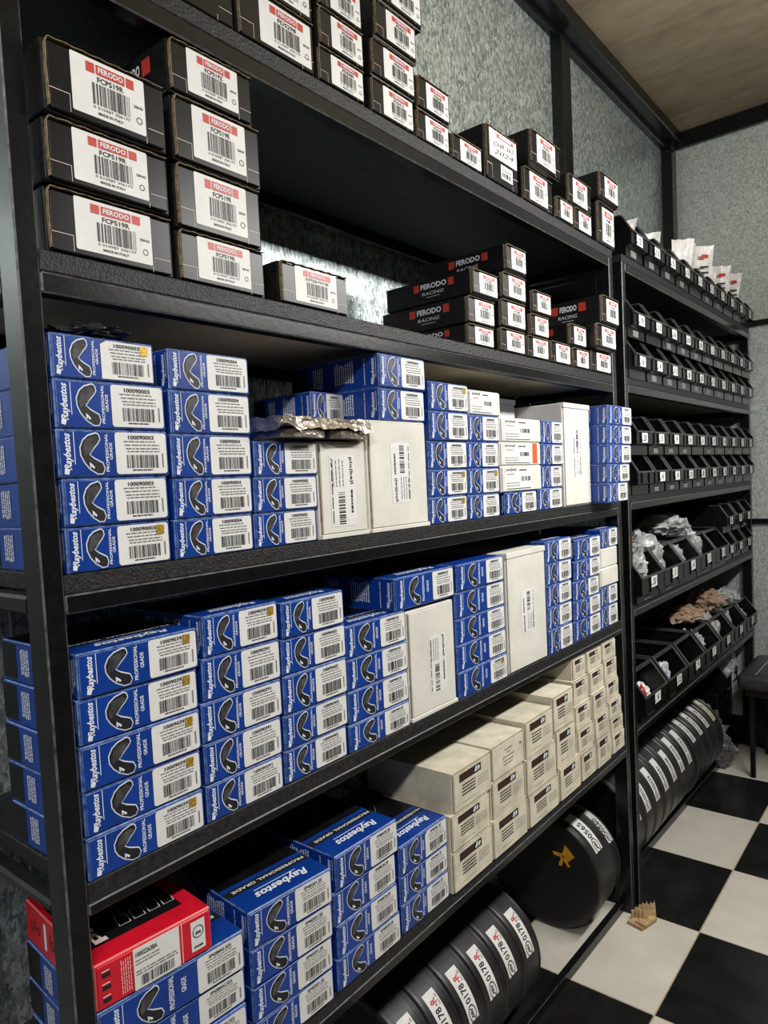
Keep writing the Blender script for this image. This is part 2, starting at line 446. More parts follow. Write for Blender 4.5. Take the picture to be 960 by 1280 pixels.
# ------------------------------------------------------------------ black brake pad mailer box
def black_label(w, h, code, big):
    rng = random.Random(code+str(big)); p = Print(frontm())
    if big: a, b, lo, hi = 0.20*w, 0.80*w, 0.12*h, 0.93*h
    else: a, b, lo, hi = 0.26*w, 0.93*w, 0.10*h, 0.90*h
    W, H = b-a, hi-lo
    p.rrect(a, lo, b, hi, 0.02*W, WHITE, 1)
    bt = hi-0.07*H; bb = bt-0.17*H
    p.rect(a+0.20*W, bb, a+0.31*W, bt, RED, 2); p.rect(a+0.74*W, bb, a+0.85*W, bt, RED, 2)
    p.rect(a+0.33*W, bb, a+0.72*W, bt, RED, 2)
    p.text('FERODO', a+0.525*W, (bb+bt)/2, 0.34*W, 0.10*H, PRINTW, 3, 0, 0.03)
    p.text(code, a+0.52*W, bb-0.085*H, (0.36 if len(code) < 9 else 0.55)*W, 0.10*H, INK, 2, 0, 0.025)
    p.barcode(a+0.27*W, lo+0.23*H, a+0.78*W, bb-0.16*H, rng, 24)
    p.text('0 010987 306177', a+0.52*W, lo+0.18*H, 0.5*W, 0.05*H, INK, 2, 0, 0.0)
    p.text('MADE IN ITALY', a+0.50*W, lo+0.085*H, 0.34*W, 0.05*H, INK, 2, 0, 0.03)
    p.text('258-53', a+0.90*W, lo+0.48*H, 0.13*W, 0.05*H, INK, 2, 0, 0.03)
    c = (a+0.905*W, lo+0.24*H); r0, r1 = 0.05*H, 0.065*H
    for k in range(10):
        t0, t1 = k*2*math.pi/10, (k+1)*2*math.pi/10
        p.poly([(c[0]+r0*math.cos(t0),c[1]+r0*math.sin(t0)),(c[0]+r0*math.cos(t1),c[1]+r0*math.sin(t1)),
                (c[0]+r1*math.cos(t1),c[1]+r1*math.sin(t1)),(c[0]+r1*math.cos(t0),c[1]+r1*math.sin(t0))], INK, 2)
    return p.mesh('paper_label')
def handwritten_label(w, h):
    rng = random.Random(3); p = Print(frontm())
    p.rect(0.12*w, 0.46*h, 0.95*w, 0.96*h, WHITE, 1)
    p.rect(0.34*w, 0.86*h, 0.84*w, 0.92*h, RED, 2); p.rect(0.40*w, 0.875*h, 0.78*w, 0.905*h, PRINTW, 3)
    for t, v in (('CHR 362', 0.74), ('2024', 0.60)):
        p.text(t, 0.55*w, v*h, 0.62*w, 0.085*h, INK, 2, 4, 0.0, 0.3)
    p.rect(0.44*w, 0.14*h, 0.80*w, 0.40*h, WHITE, 1); p.dashes(0.48*w, 0.76*w, 0.30*h, 0.02*h, GREY, rng)
    p.barcode(0.48*w, 0.18*h, 0.76*w, 0.27*h, rng, 12)
    return p.mesh('paper_label')
def black_lines(w, h):
    p = Print(frontm())
    p.rect(0.03*w, 0.30*h, 0.18*w, 0.308*h, PINKW, 1); p.rect(0.18*w, 0.06*h, 0.1835*w, 0.308*h, PINKW, 1)
    p.rect(0.82*w, 0.26*h, 0.96*w, 0.268*h, PINKW, 1); p.rect(0.80*w, 0.02*h, 0.8035*w, 0.12*h, PINKW, 1)
    return p.mesh('front_print')
def black_side(d, h):
    p = Print(left(d))
    s = 0.30*h; v = 0.56*h
    a, b = 0.34*d, 0.80*d
    p.rect(a, v-s*0.1, a+s*0.9, v+s*0.9, RED, 1); p.rect(b-s*0.9, v-s*0.1, b, v+s*0.9, RED, 1)
    p.text('FERODO', (a+b)/2, v+s*0.45, (b-a)-2.3*s, s*0.72, PRINTW, 1, 0, 0.035)
    p.text('RACING', (a+b)/2-0.01*d, 0.40*h, (b-a)*0.55, s*0.42, PRINTW, 1, 0, 0.0, 0.2)
    p.rect((a+b)/2-0.09*d, 0.24*h, (a+b)/2+0.07*d, 0.255*h, PRINTW, 1)
    return p.mesh('side_print')
def black_body(w, d, h, t):
    mb = MB()
    y0 = t
    mb.box(0, w, y0, d, 0, h, BLACKC)
    return mb.mesh('body')
def make_black(w, d, h, code='FCP519R', side=0, big=0, style=0, depth_in=0.004):
    w, d, h = round(w,3), round(d,3), round(h,4)
    o = link('brake_pad_box', bevel_box(0, w, 0.005, d, 0, h-0.0016, BLACKC, 0.0025, 2))
    link('front_flap', bevel_box(0.006, w-0.006, 0.0, 0.0065, 0.003, h-0.006, BLACKG, 0.0012, 1), o)
    def edge():
        bm = MB(); n = 14
        # raw corrugated edge of the lid, standing a little proud above the flap, ends rounded down the sides
        path = [(0.0042, 0.06*h), (0.0030, 0.55*h), (0.0036, 0.9*h), (0.007, h-0.0012)] + [(0.006+(w-0.012)*k/n, h-0.0006-(0.0012 if k % 2 else 0)) for k in range(1, n)] + [(w-0.004, h-0.0014)]
        for (x0, z0), (x1, z1) in zip(path[:-1], path[1:]):
            dx, dz = x1-x0, z1-z0; L = math.hypot(dx, dz); nx, nz = dz/L*0.0010, -dx/L*0.0010
            A = [(x0,-0.0012,z0),(x1,-0.0012,z1),(x1+nx,-0.0012,z1+nz),(x0+nx,-0.0012,z0+nz)]
            B = [(a,0.0055,c) for a,_,c in A]
            bm.raw(A+B, [(0,1,2,3),(0,4,5,1),(2,6,7,3),(4,7,6,5)], KRAFT)
        return bm.mesh('cardboard_edge')
    link('cardboard_edge', cached(('be',w,h), edge), o)
    if style == 2: pass
    elif style == 1: link('paper_label', cached(('hl',w,h), lambda: handwritten_label(w,h)), o)
    else: link('paper_label', cached(('kl',w,h,code,big), lambda: black_label(w,h,code,big)), o)
    link('front_print', cached(('kp',w,h), lambda: black_lines(w,h)), o)
    if side: link('side_print', cached(('ks',d,h), lambda: black_side(d,h)), o)
    return o

# ------------------------------------------------------------------ cartons
def carton_label(w, h, style):
    rng = random.Random('c'+str(style)); p = Print(frontm())
    if style != 3:
        p.rect(0.16*w, 0.70*h, 0.72*w, 0.90*h, MAROON, 1)
        p.text('BRAKE', 0.36*w, 0.80*h, 0.26*w, 0.07*h, DRED, 2, 0, 0.02)
        p.poly([(0.54*w,0.75*h),(0.58*w,0.87*h),(0.62*w,0.87*h),(0.60*w,0.74*h)], PRINTW, 2)
        p.poly([(0.62*w,0.74*h),(0.64*w,0.86*h),(0.69*w,0.84*h),(0.67*w,0.76*h)], PRINTW, 2)
        for i, v in enumerate((0.58, 0.50, 0.42, 0.34)):
            p.dashes(0.22*w, 0.56*w, v*h, 0.035*h, INK, rng)
        for i, v in enumerate((0.56, 0.49, 0.42, 0.35)):
            p.dashes(0.62*w, 0.92*w, v*h, 0.016*h, GREY, rng)
        p.dashes(0.22*w, 0.55*w, 0.16*h, 0.014*h, GREY, rng)
    else:
        for i, (v, a, b) in enumerate(((0.72,0.38,0.62),(0.62,0.44,0.56),(0.50,0.32,0.68),(0.38,0.34,0.64),(0.28,0.36,0.62))):
            p.dashes(a*w, b*w, v*h, 0.03*h, GREY, rng)
        p.rect(0.86*w, 0.62*h, 0.92*w, 0.70*h, GREY, 1)
    p.rect(0.02*w, 0.972*h, 0.98*w, 0.985*h, KLINE, 1)
    return p.mesh('printed_label')
def make_carton(w, d, h, style=0):
    w, d, h = round(w,3), round(d,3), round(h,4)
    o = link('parts_carton', bevel_box(0, w, 0.004, d, 0, h, CARTON, 0.0016, 1, {'-y': KRAFT}))
    link('front_flap', bevel_box(0.005, w-0.002, 0, 0.0052, 0.002, h-0.0035, CARTON, 0.001, 1), o)
    link('lid_flap', bevel_box(-0.0004, w+0.0004, 0.003, d*0.98, h-0.0022, h+0.0008, CARTON, 0.0006, 1), o)
    link('printed_label', cached(('cl',w,h,style), lambda: carton_label(w,h,style)), o)
    return o

def tall_label(w, h, flip, u0, u1, v0, v1):
    rng = random.Random(int(w*1e4)); p = Print(frontm())
    U = lambda a: (u0+a*(u1-u0))*w
    V = lambda a: (v0+(1-a if flip else a)*(v1-v0))*h
    p.rect(u0*w, v0*h, u1*w, v1*h, WHITE, 1)
    rot = -90 if flip else 90
    A = 0.78 if flip else 0.22
    L = (v1-v0)*h; Wd = (u1-u0)*w
    if flip: p.text('plo|be|l', U(0.83), V(0.22), 0.38*L, 0.15*Wd, INK, 2, -90, 0.02)
    else: p.text('plo|be|l', U(0.22), V(0.22), 0.38*L, 0.15*Wd, INK, 2, 90, 0.02)
    n = 0.83 if flip else 0.2
    va, vb = sorted((V(0.48), V(0.82)))
    p.vdashes(va, vb, U(n)-0.04*Wd, 0.07*Wd, INK, rng)
    va, vb = sorted((V(0.5), V(0.97)))
    ua, ub = (U(0.3), U(0.55)) if flip else (U(0.45), U(0.7))
    p.barcode(ua, va, ub, vb, rng, 16, 2, True)
    va, vb = sorted((V(0.06), V(0.44)))
    for k in range(4):
        uu = U(0.10+0.13*k) if flip else U(0.48+0.13*k)
        p.vdashes(va, vb, uu, 0.03*Wd, GREY, rng)
    va, vb = sorted((V(0.05), V(0.95)))
    p.vdashes(va, vb, U(0.06 if flip else 0.92), 0.03*Wd, INK, rng)
    return p.mesh('printed_label')
def make_tall(w, d, h, flip=0, lab=(0.3,0.7,0.25,0.75), lid='b'):
    w, d, h = round(w,3), round(d,3), round(h,4)
    o = link('white_box', bevel_box(0, w, 0.003, d, 0, h, CARTON2, 0.003, 2, {'-y': KRAFT}))
    if lid == 'b':
        link('front_flap', bevel_box(0.008, w-0.006, 0, 0.004, 0.010, h-0.004, CARTON2, 0.001, 1), o)
        link('bottom_lip', bevel_box(0.002, w-0.001, -0.002, 0.004, 0.001, 0.009, CARTON2, 0.001, 1), o)
    else:
        link('front_flap', bevel_box(0.006, w-0.004, 0, 0.004, 0.004, h-0.014, CARTON2, 0.001, 1), o)
        link('lid_flap', bevel_box(0.001, w-0.001, -0.002, 0.02, h-0.013, h+0.0008, CARTON2, 0.001, 1), o)
    if lab: link('printed_label', cached(('tl',w,h), lambda: tall_label(w,h,flip,*lab)), o)
    return o
def small_white_label(w, h, strip):
    rng = random.Random(int(w*1e4)+int(h*1e4)); p = Print(frontm())
    p.rect(0.06*w, 0.06*h, 0.74*w, 0.94*h, WHITE, 1)
    p.text('plo|be|l', 0.22*w, 0.84*h, 0.24*w, 0.12*h, INK, 2, 0, 0.02)
    p.dashes(0.42*w, 0.60*w, 0.80*h, 0.05*h, INK, rng); p.dashes(0.12*w, 0.3*w, 0.66*h, 0.03*h, GREY, rng)
    for v in (0.32, 0.22): p.dashes(0.1*w, 0.42*w, v*h, 0.03*h, GREY, rng)
    p.barcode(0.46*w, 0.40*h, 0.70*w, 0.58*h, rng, 10)
    p.rect(0.1*w, 0.10*h, 0.70*w, 0.13*h, INK, 2)
    if strip: p.rect(0.78*w, 0.08*h, 0.90*w, 0.97*h, ORANGE, 1)
    return p.mesh('printed_label')
def make_small_white(w, d, h, strip=0, plain=0):
    w, d, h = round(w,3), round(d,3), round(h,4)
    o = link('white_box', bevel_box(0, w, 0.003, d, 0, h, CARTON2, 0.0018, 1))
    link('front_flap', bevel_box(0.004, w-0.003, 0, 0.004, 0.002, h-0.003, CARTON2, 0.001, 1), o)
    if not plain: link('printed_label', cached(('sw',w,h,strip), lambda: small_white_label(w,h,strip)), o)
    return o

# ------------------------------------------------------------------ red box
def make_red(w, d, h):   # w x d x h
    o = link('brake_pad_box', bevel_box(0, w, 0.002, d, 0, h, REDB, 0.002, 1, {'edge': mat('red_card_edge', (0.7, 0.12, 0.12), 0.4)}))
    link('front_flap', bevel_box(0.003, w-0.003, 0, 0.0035, 0.002, h-0.003, REDB, 0.001, 1), o)
    rng = random.Random(9)
    p = Print(frontm())
    for k in range(3):
        v = (0.20+0.27*k)*h
        p.rect(0.05*w, v-0.06*h, 0.115*w, v+0.04*h, INK, 1); p.rect(0.05*w, v+0.07*h, 0.11*w, v+0.09*h, PRINTW, 1)
    for k in range(5): p.vdashes(0.12*h, 0.86*h, (0.20+0.018*k)*w, 0.006*w, PINKW, rng, 1)
    p.rect(0.715*w, 0.03*h, 0.722*w, 0.97*h, PINKW, 1)
    link('front_print', p.mesh('front_print'), o)
    p = Print(frontm())
    a, b, lo, hi = 0.30*w, 0.695*w, 0.03*h, 0.95*h; W, H = b-a, hi-lo
    p.rect(a, lo, b, hi, WHITE, 1)
    p.text('100022638A', a+W*0.28, lo+H*0.84, W*0.46, H*0.12, INK, 2, 0, 0.02)
    for v in (0.68, 0.60, 0.42, 0.35): p.dashes(a+W*0.04, a+W*(0.55 if v > 0.5 else 0.95), lo+H*v, H*0.03, GREY, rng)
    p.barcode(a+W*0.14, lo+H*0.06, a+W*0.86, lo+H*0.30, rng)
    link('paper_label', p.mesh('paper_label'), o)
    p = Print(frontm())
    a, b, lo, hi = 0.80*w, 0.93*w, 0.16*h, 0.86*h
    p.rect(a, lo, b, hi, WHITE, 1)
    c = ((a+b)/2, lo+0.62*(hi-lo))
    for k in range(16):
        t0, t1 = k*math.pi/8, (k+1)*math.pi/8; r0, r1 = 0.0078, 0.0090
        p.poly([(c[0]+r0*math.cos(t0),c[1]+r0*math.sin(t0)),(c[0]+r0*math.cos(t1),c[1]+r0*math.sin(t1)),(c[0]+r1*math.cos(t1),c[1]+r1*math.sin(t1)),(c[0]+r1*math.cos(t0),c[1]+r1*math.sin(t0))], INK, 2)
    p.text('ate', c[0], c[1]-0.001, 0.009, 0.005, INK, 2, 0, 0.03)
    p.dashes(a+0.004, b-0.004, lo+0.1*(hi-lo), 0.003, INK, rng)
    link('approval_sticker', p.mesh('approval_sticker'), o)
    p = Print(left(d))
    p.text('plo', 0.16*d, 0.50*h, 0.15*d, 0.40*h, INK, 1, 0, 0.0)
    p.text('be', 0.45*d, 0.52*h, 0.13*d, 0.36*h, INK, 1, 0, 0.0)
    for c in (0.31, 0.60): p.rrect((c-0.018)*d, 0.2*h, (c+0.018)*d, 0.84*h, 0.012*d, PRINTW, 1)
    p.text('l', 0.68*d, 0.5*h, 0.02*d, 0.4*h, INK, 1)
    link('side_print', p.mesh('side_print'), o)
    p = Print(top(h))
    p.rect(0.05*w, 0.16*d, 0.86*w, 0.80*d, BLACKG, 1)
    p.text('plo', 0.16*w, 0.35*d, 0.34*d, 0.14*w, PINKW, 2, 90, 0.03)
    for i in range(4):
        for j in range(2):
            u, v = (0.36+0.13*i)*w, (0.24+0.30*j)*d
            q = [(u,v),(u+0.10*w,v),(u+0.12*w,v+0.10*d),(u+0.02*w,v+0.12*d)]
            q2 = shrink(q, -0.0014) if area2(q) > 0 else shrink(q, 0.0014)
            for k in range(4): p.poly([q[k], q[(k+1)%4], q2[(k+1)%4], q2[k]], WHITE, 2)
    link('top_print', p.mesh('top_print'), o)
    return o

# ------------------------------------------------------------------ room
WALL_Y, WALL_X, CEIL_Z = 0.40, 4.31, 3.32
X_L, Y_F = -1.7, -2.7
def slab(name, x0, x1, y0, y1, z0, z1, material, parent=None, bev=0.0, fm=None):
    return link(name, bevel_box(x0, x1, y0, y1, z0, z1, material, bev, 1, fm), parent)

fl = struct(slab('floor', X_L, WALL_X, Y_F, WALL_Y, -0.06, -0.0016, GROUT))
T0X, T0Y, TS = 1.929, -0.2005, 0.4525
tw_, tb_ = [bevel_box(0.0018, TS-0.0018, 0.0018, TS-0.0018, -0.008, 0.0, a, 0.0012, 1) for a in (TILEW, TILEB)]
for i in range(-8, 6):
    for j in range(-6, 2):
        x, y = T0X+i*TS, T0Y+j*TS
        if x+TS <= X_L or x >= WALL_X or y+TS <= Y_F or y >= WALL_Y: continue
        x0, x1 = max(x, X_L), min(x+TS, WALL_X); y0, y1 = max(y, Y_F), min(y+TS, WALL_Y)
        white = (i+j) % 2 == 0
        if x1-x0 > TS-1e-4 and y1-y0 > TS-1e-4:
            link('tile', tw_ if white else tb_, fl, (x, y, 0))
        else:
            link('tile', bevel_box(0.0018, x1-x0-0.0018, 0.0018, y1-y0-0.0018, -0.008, 0, TILEW if white else TILEB, 0.0012, 1), fl, (x0, y0, 0))

wb = struct(slab('wall_back', X_L, WALL_X+0.06, WALL_Y+0.004, WALL_Y+0.06, 0, CEIL_Z, STEEL))
xs = [X_L, -0.55, 0.543, 1.70, 2.865, 4.048, WALL_X]
for a, b in zip(xs[:-1], xs[1:]):
    slab('sheet_panel', a+0.001, b-0.001, WALL_Y, WALL_Y+0.004, 0, CEIL_Z, GALV, wb, 0.001)
slab('seam_strip', 0.536, 0.542, WALL_Y-0.003, WALL_Y, 0, CEIL_Z-0.07, mat('bright_seam', (0.55,0.56,0.55), 0.4, 0.6), wb, 0.001)
def bolt(x, z, parent):
    bm = bmesh.new(); bmesh.ops.create_cone(bm, cap_ends=True, segments=12, radius1=0.011, radius2=0.007, depth=0.008)
    me = bpy.data.meshes.new('bolt_head'); bm.to_mesh(me); bm.free(); me.materials.append(STEEL)
    o = link('bolt_head', me, parent, (x, WALL_Y-0.004, z)); o.rotation_euler = (math.radians(90), 0, 0)
bolt(0.556, 0.816, wb)
struct(slab('trim_1', X_L, WALL_X, 0.31, WALL_Y, 3.262, CEIL_Z, STEEL, None, 0.004))
struct(slab('trim_2', X_L, WALL_X, 0.372, WALL_Y, 3.236, 3.262, STEEL, None, 0.004))
struct(slab('trim_3', 2.828, 2.912, 0.352, WALL_Y, 2.10, 3.236, STEEL, None, 0.003))
struct(slab('trim_4', 4.225, WALL_X, 0.345, WALL_Y, 0.0, 3.236, STEEL, None, 0.004))
wr = struct(slab('wall_right', WALL_X+0.004, WALL_X+0.06, Y_F, WALL_Y, 0, CEIL_Z, STEEL))
zs = [0, 1.196, 2.232, CEIL_Z]
ys = [Y_F, -1.25, WALL_Y]
for a, b in zip(zs[:-1], zs[1:]):
    for c, d in zip(ys[:-1], ys[1:]):
        slab('sheet_panel', WALL_X, WALL_X+0.004, c+0.001, d-0.001, a+0.001, b-0.001, GALV2, wr, 0.001)
struct(slab('trim_5', WALL_X-0.034, WALL_X, Y_F, 0.345, 3.236, CEIL_Z, STEEL, None, 0.004))
struct(slab('trim_6', WALL_X-0.03, WALL_X, Y_F, 0.345, 2.218, 2.247, STEEL, None, 0.003))
struct(slab('trim_7', WALL_X-0.03, WALL_X, Y_F, 0.345, 1.183, 1.209, STEEL, None, 0.003))
struct(slab('baseboard_right', WALL_X-0.015, WALL_X, Y_F, 0.34, 0, 0.12, STEEL, None, 0.002))
struct(slab('wall_left', X_L-0.06, X_L, Y_F, WALL_Y, 0, CEIL_Z, DIM))
struct(slab('wall_front', X_L, WALL_X, Y_F-0.06, Y_F, 0, CEIL_Z, DIM))
ce = struct(slab('ceiling', X_L, WALL_X, Y_F, WALL_Y, CEIL_Z+0.012, CEIL_Z+0.06, STEEL))
px = [X_L, 0.55, 2.6, 3.93, 4.10, WALL_X]
for a, b in zip(px[:-1], px[1:]):
    slab('plywood_panel', a+0.0015, b-0.0015, Y_F, WALL_Y, CEIL_Z+(0.002 if a == 3.93 else 0), CEIL_Z+0.012, CEIL, ce, 0.0008)

# ------------------------------------------------------------------ racks
def thing(name, label, cat, loc=(0,0,0), rz=0.0, group=None):
    o = bpy.data.objects.new(name, None); COL.objects.link(o)
    o.location = loc; o.rotation_euler = (0, 0, rz); o.empty_display_size = 0.05
    return tag(o, label, cat, group)
def lean_post(x0b, x0t, wx, y0, y1, z1):
    mb = MB()
    b = 0.0022
    ring = [(b,0),(wx-b,0),(wx,b),(wx,y1-y0-b),(wx-b,y1-y0),(b,y1-y0),(0,y1-y0-b),(0,b)]
    A = [(x0b+u, y0+v, 0.0) for u, v in ring]; B = [(x0t+u, y0+v, z1) for u, v in ring]
    n = len(ring)
    for i in range(n):
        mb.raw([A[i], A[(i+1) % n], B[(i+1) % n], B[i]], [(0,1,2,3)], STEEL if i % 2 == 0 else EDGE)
    mb.raw(A, [tuple(range(n-1,-1,-1))], STEEL); mb.raw(B, [tuple(range(n))], STEEL)
    return mb.mesh('post')
def rack(label, xa, xb_bot, xb_top, levels, ptop, depth=0.385):
    r = thing('storage_rack', label, 'rack', (xa, 0, 0))
    L = -xa
    for y0, y1 in ((0, 0.045), (depth-0.045, depth)):
        link('post', lean_post(0, 0, 0.028, y0, y1, ptop), r)
        link('post', lean_post(xb_bot+L, xb_top+L, 0.030, y0, y1, ptop), r)
    for top_z, th, tube, raw in levels:
        xr = xb_bot+(xb_top-xb_bot)*top_z/ptop+L
        first = top_z >= ptop
        x0, x1 = (0.0, xr+0.03) if first else (0.0285, xr-0.0005)
        link('shelf_board', bevel_box(x0, x1, 0.0, depth, top_z-th, top_z, BOARD, 0.0015, 1, {'-z': RAW} if raw else None), r)
        zt = top_z-th
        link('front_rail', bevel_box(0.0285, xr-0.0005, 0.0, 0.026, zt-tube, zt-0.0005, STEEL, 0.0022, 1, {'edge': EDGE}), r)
        link('rear_rail', bevel_box(0.0285, xr-0.0005, depth-0.026, depth, zt-tube, zt-0.0005, STEEL, 0.004, 2), r)
        link('side_rail', bevel_box(0.001, 0.027, 0.0455, depth-0.0455, zt-tube, zt-0.0005, STEEL, 0.004, 1), r)
        link('side_rail', bevel_box(xr+0.001, xr+0.027, 0.0455, depth-0.0455, zt-tube, zt-0.0005, STEEL, 0.004, 1), r)
    return r
Z1, Z2, Z3, Z4, Z5 = 2.20, 1.803, 1.406, 1.012, 0.605
r1 = rack('tall black steel rack on the left filled with boxed brake pads', 0.405, 2.350, 2.303,
     [(Z1,.027,.027,0),(Z2,.026,.026,1),(Z3,.024,.025,0),(Z4,.027,.016,0),(Z5,.03,.022,0)], 2.172)
YA, YB, YC, YD, YE = 2.209, 1.809, 1.415, 1.044, 0.631
r2_ = rack('tall black steel rack on the right holding rows of parts bins', 2.419, 4.262, 4.262,
     [(YA,.024,.028,0),(YB,.024,.025,1),(YC,.024,.025,0),(YD,.02,.024,0),(YE,.024,.024,0)], 2.184)
# rails on the floor that keep the drums from rolling out
for r_, x0, x1, ya, yb in ((r1, 0.435, 2.349, 0.066, 0.030), (r2_, 2.448, 4.261, 0.095, 0.055)):
    mb = MB()
    ring = [(0,0.001),(0.022,0.001),(0.022,0.027),(0,0.027)]
    A = [(x0-r_.location.x, ya+u, v) for u, v in ring]; B = [(x1-r_.location.x, yb+u, v) for u, v in ring]
    mb.raw(A+B, [(0,1,5,4),(1,2,6,5),(2,3,7,6),(3,0,4,7),(3,2,1,0),(4,5,6,7)], STEEL)
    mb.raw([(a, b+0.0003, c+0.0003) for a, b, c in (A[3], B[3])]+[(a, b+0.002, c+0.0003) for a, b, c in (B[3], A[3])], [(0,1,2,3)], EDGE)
    link('floor_rail', mb.mesh('floor_rail'), r_)

# ------------------------------------------------------------------ stacks of boxes
POS = {1:['alone'], 2:['upper','lower'], 3:['top','middle','bottom'], 4:['top','second','third','bottom'], 5:['top','second','third','fourth','bottom'], 6:['top','second','third','fourth','fifth','bottom']}
GR = {}
def put(o, x, ov, z, rz=0.0):
    o.location = (x, -ov, z); o.rotation_euler = (0, 0, rz)
rj = random.Random(21)
def stack(z0, rows, desc, where, cat='box', group=None, depth=0.2):
    """rows bottom to top: (maker kind, x left, x right, top z, overhang, options); x and z as seen on the rack's front plane"""
    z = z0; n = len(rows)
    for i, (kind, xl, xr, zt, ov, op) in enumerate(rows):
        k = (CAM_D-ov)/CAM_D
        x0, x1 = xl*k, xr*k
        zt = CAM_H+(zt-CAM_H)*k
        h = zt-z-0.0006; wd = x1-x0-0.001
        op = dict(op); d = op.pop('d', depth); rz = op.pop('rz', 0.0); ds = op.pop('desc', None)
        if kind == 'blue': o = make_blue(wd, d, h, **op)
        elif kind == 'black': o = make_black(wd, d, h, **op)
        elif kind == 'carton': o = make_carton(wd, d, h, **op)
        elif kind == 'small': o = make_small_white(wd, d, h, **op)
        put(o, x0, ov+rj.uniform(-0.0015, 0.0015), z, math.radians(rz))
        ps = POS[n][n-1-i]
        dd = ds or desc
        tag(o, ('%s, %s %s' % (dd, '' if n == 1 else (ps+' in the' if ps != 'alone' else ''), where)).replace(' ,', ',').replace('  ', ' ').strip(), cat, group)
        z = zt
    return z

G_B = 'blue brake pad boxes on the left rack'
G_K = 'black brake pad boxes on the upper shelves'
G_C = 'cream parts cartons on the lowest shelf'
G_W = 'white boxes among the blue boxes'
def blues(vals, num, **kw):
    out = []
    for i, v in enumerate(vals):
        xl, xr, zt = v[:3]; op = dict(num=num); op.update(v[3] if len(v) > 3 else {})
        for a, b in kw.items(): op.setdefault(a, b)
        out.append(('blue', xl, xr, zt, op.pop('ov', 0.0), op))
    return out
MID, LOW, BOT, UPP, TOP = 'on the middle shelf', 'on the fourth shelf', 'on the lowest shelf', 'on the second shelf', 'on the top shelf'
bd = 'blue brake pad box'
# --- middle shelf
stack(Z3, blues([(.441,.596,1.465,dict(seal=1)),(.441,.596,1.526),(.438,.601,1.588),(.439,.600,1.650),(.439,.588,1.706,dict(seal=1,variant=2))], '100090003', side=1), bd, 'leftmost blue stack '+MID, 'box', G_B, 0.235)
stack(Z3, blues([(.602,.749,1.464),(.605,.752,1.522),(.606,.756,1.585),(.608,.758,1.647),(.610,.760,1.705,dict(side=1))], '100090004'), bd, 'second blue stack '+MID, 'box', G_B)
stack(Z3, blues([(.754,.897,1.463),(.757,.902,1.520),(.761,.906,1.577)], '100090005'), bd, 'short third blue stack '+MID, 'box', G_B)
o = make_tall(.134, .085, .172, 1, (.22,.74,.12,.86)); put(o, .9035, 0, Z3, 0); tag(o, 'white standing box under the foil wrapped pads '+MID, 'box', G_W)
o = make_tall(.196, .22, .214, 0, (.36,.68,.25,.80)); put(o, 1.0425, 0, Z3, 0); tag(o, 'yellowed white standing box carrying two blue boxes '+MID, 'box', G_W)
stack(Z3+.2145, blues([(1.089,1.241,1.684,dict(side=1)),(1.090,1.245,1.749,dict(side=1))], '100090004'), bd, 'pair on yellowed white box, middle shelf', 'box', G_B, 0.235)
stack(Z3, blues([(1.242,1.393,1.465,dict(seal=1)),(1.246,1.398,1.523,dict(seal=1)),(1.249,1.402,1.584),(1.254,1.408,1.647),(1.257,1.413,1.709,dict(seal=1))], '100090006'), bd, 'stack right of two standing white boxes', 'box', G_B)
rows = blues([(1.395,1.539,1.463),(1.399,1.543,1.523,dict(seal=1)),(1.403,1.548,1.584),(1.409,1.554,1.645)], '100090007')
rows.append(('small', 1.415, 1.562, 1.702, 0.0, dict(desc='small white box')))
stack(Z3, rows, bd, 'white capped stack, middle shelf', 'box', G_B)
rows = blues([(1.571,1.742,1.462)], '100090008', side=1)+[('small',1.553,1.769,1.527,0,dict(desc='small white box')),('small',1.553,1.7725,1.585,0,dict(strip=1,desc='small white box with orange strip')),('small',1.560,1.780,1.645,0,dict(desc='small white box'))]
stack(Z3, rows, bd, 'stack of three white boxes', 'box', G_W, .12)
stack(Z3, blues([(1.748,1.896,1.464),(1.774,1.905,1.525),(1.779,1.910,1.582),(1.786,1.916,1.645)], '100090009'), bd, 'blue stack left of the tallest white box', 'box', G_B, .12)
o = make_tall(.186, .25, .292, 0, (.30,.62,.28,.76), 't'); put(o, 1.919, 0, Z3, 0); tag(o, 'tall clean white box standing near right end of middle shelf', 'box', G_W)
o = make_tall(.20, .22, .312, 0, None, 't'); put(o, 1.700, -.135, Z3); tag(o, 'blank white box behind the three small white boxes', 'box', G_W)
stack(Z3, blues([(2.246,2.416,1.463),(2.250,2.440,1.5235),(2.254,2.458,1.586),(2.259,2.468,1.648),(2.265,2.476,1.711)], '100090010', side=1, ov=.052), bd, 'overhanging stack before the right post', 'box', G_B, .2)
# one row behind
o = make_small_white(.118, .215, .2125, 0, 1); put(o, .9195, -.088, Z3); tag(o, 'blank white box at the back supporting a small blue box', 'box', G_W)
o = make_blue(.094, .16, .061, '100090011', 0, 1); put(o, .992, -.088, Z3+.2132); tag(o, 'small blue brake pad box at the back behind film wrapped pads', 'box', G_B)
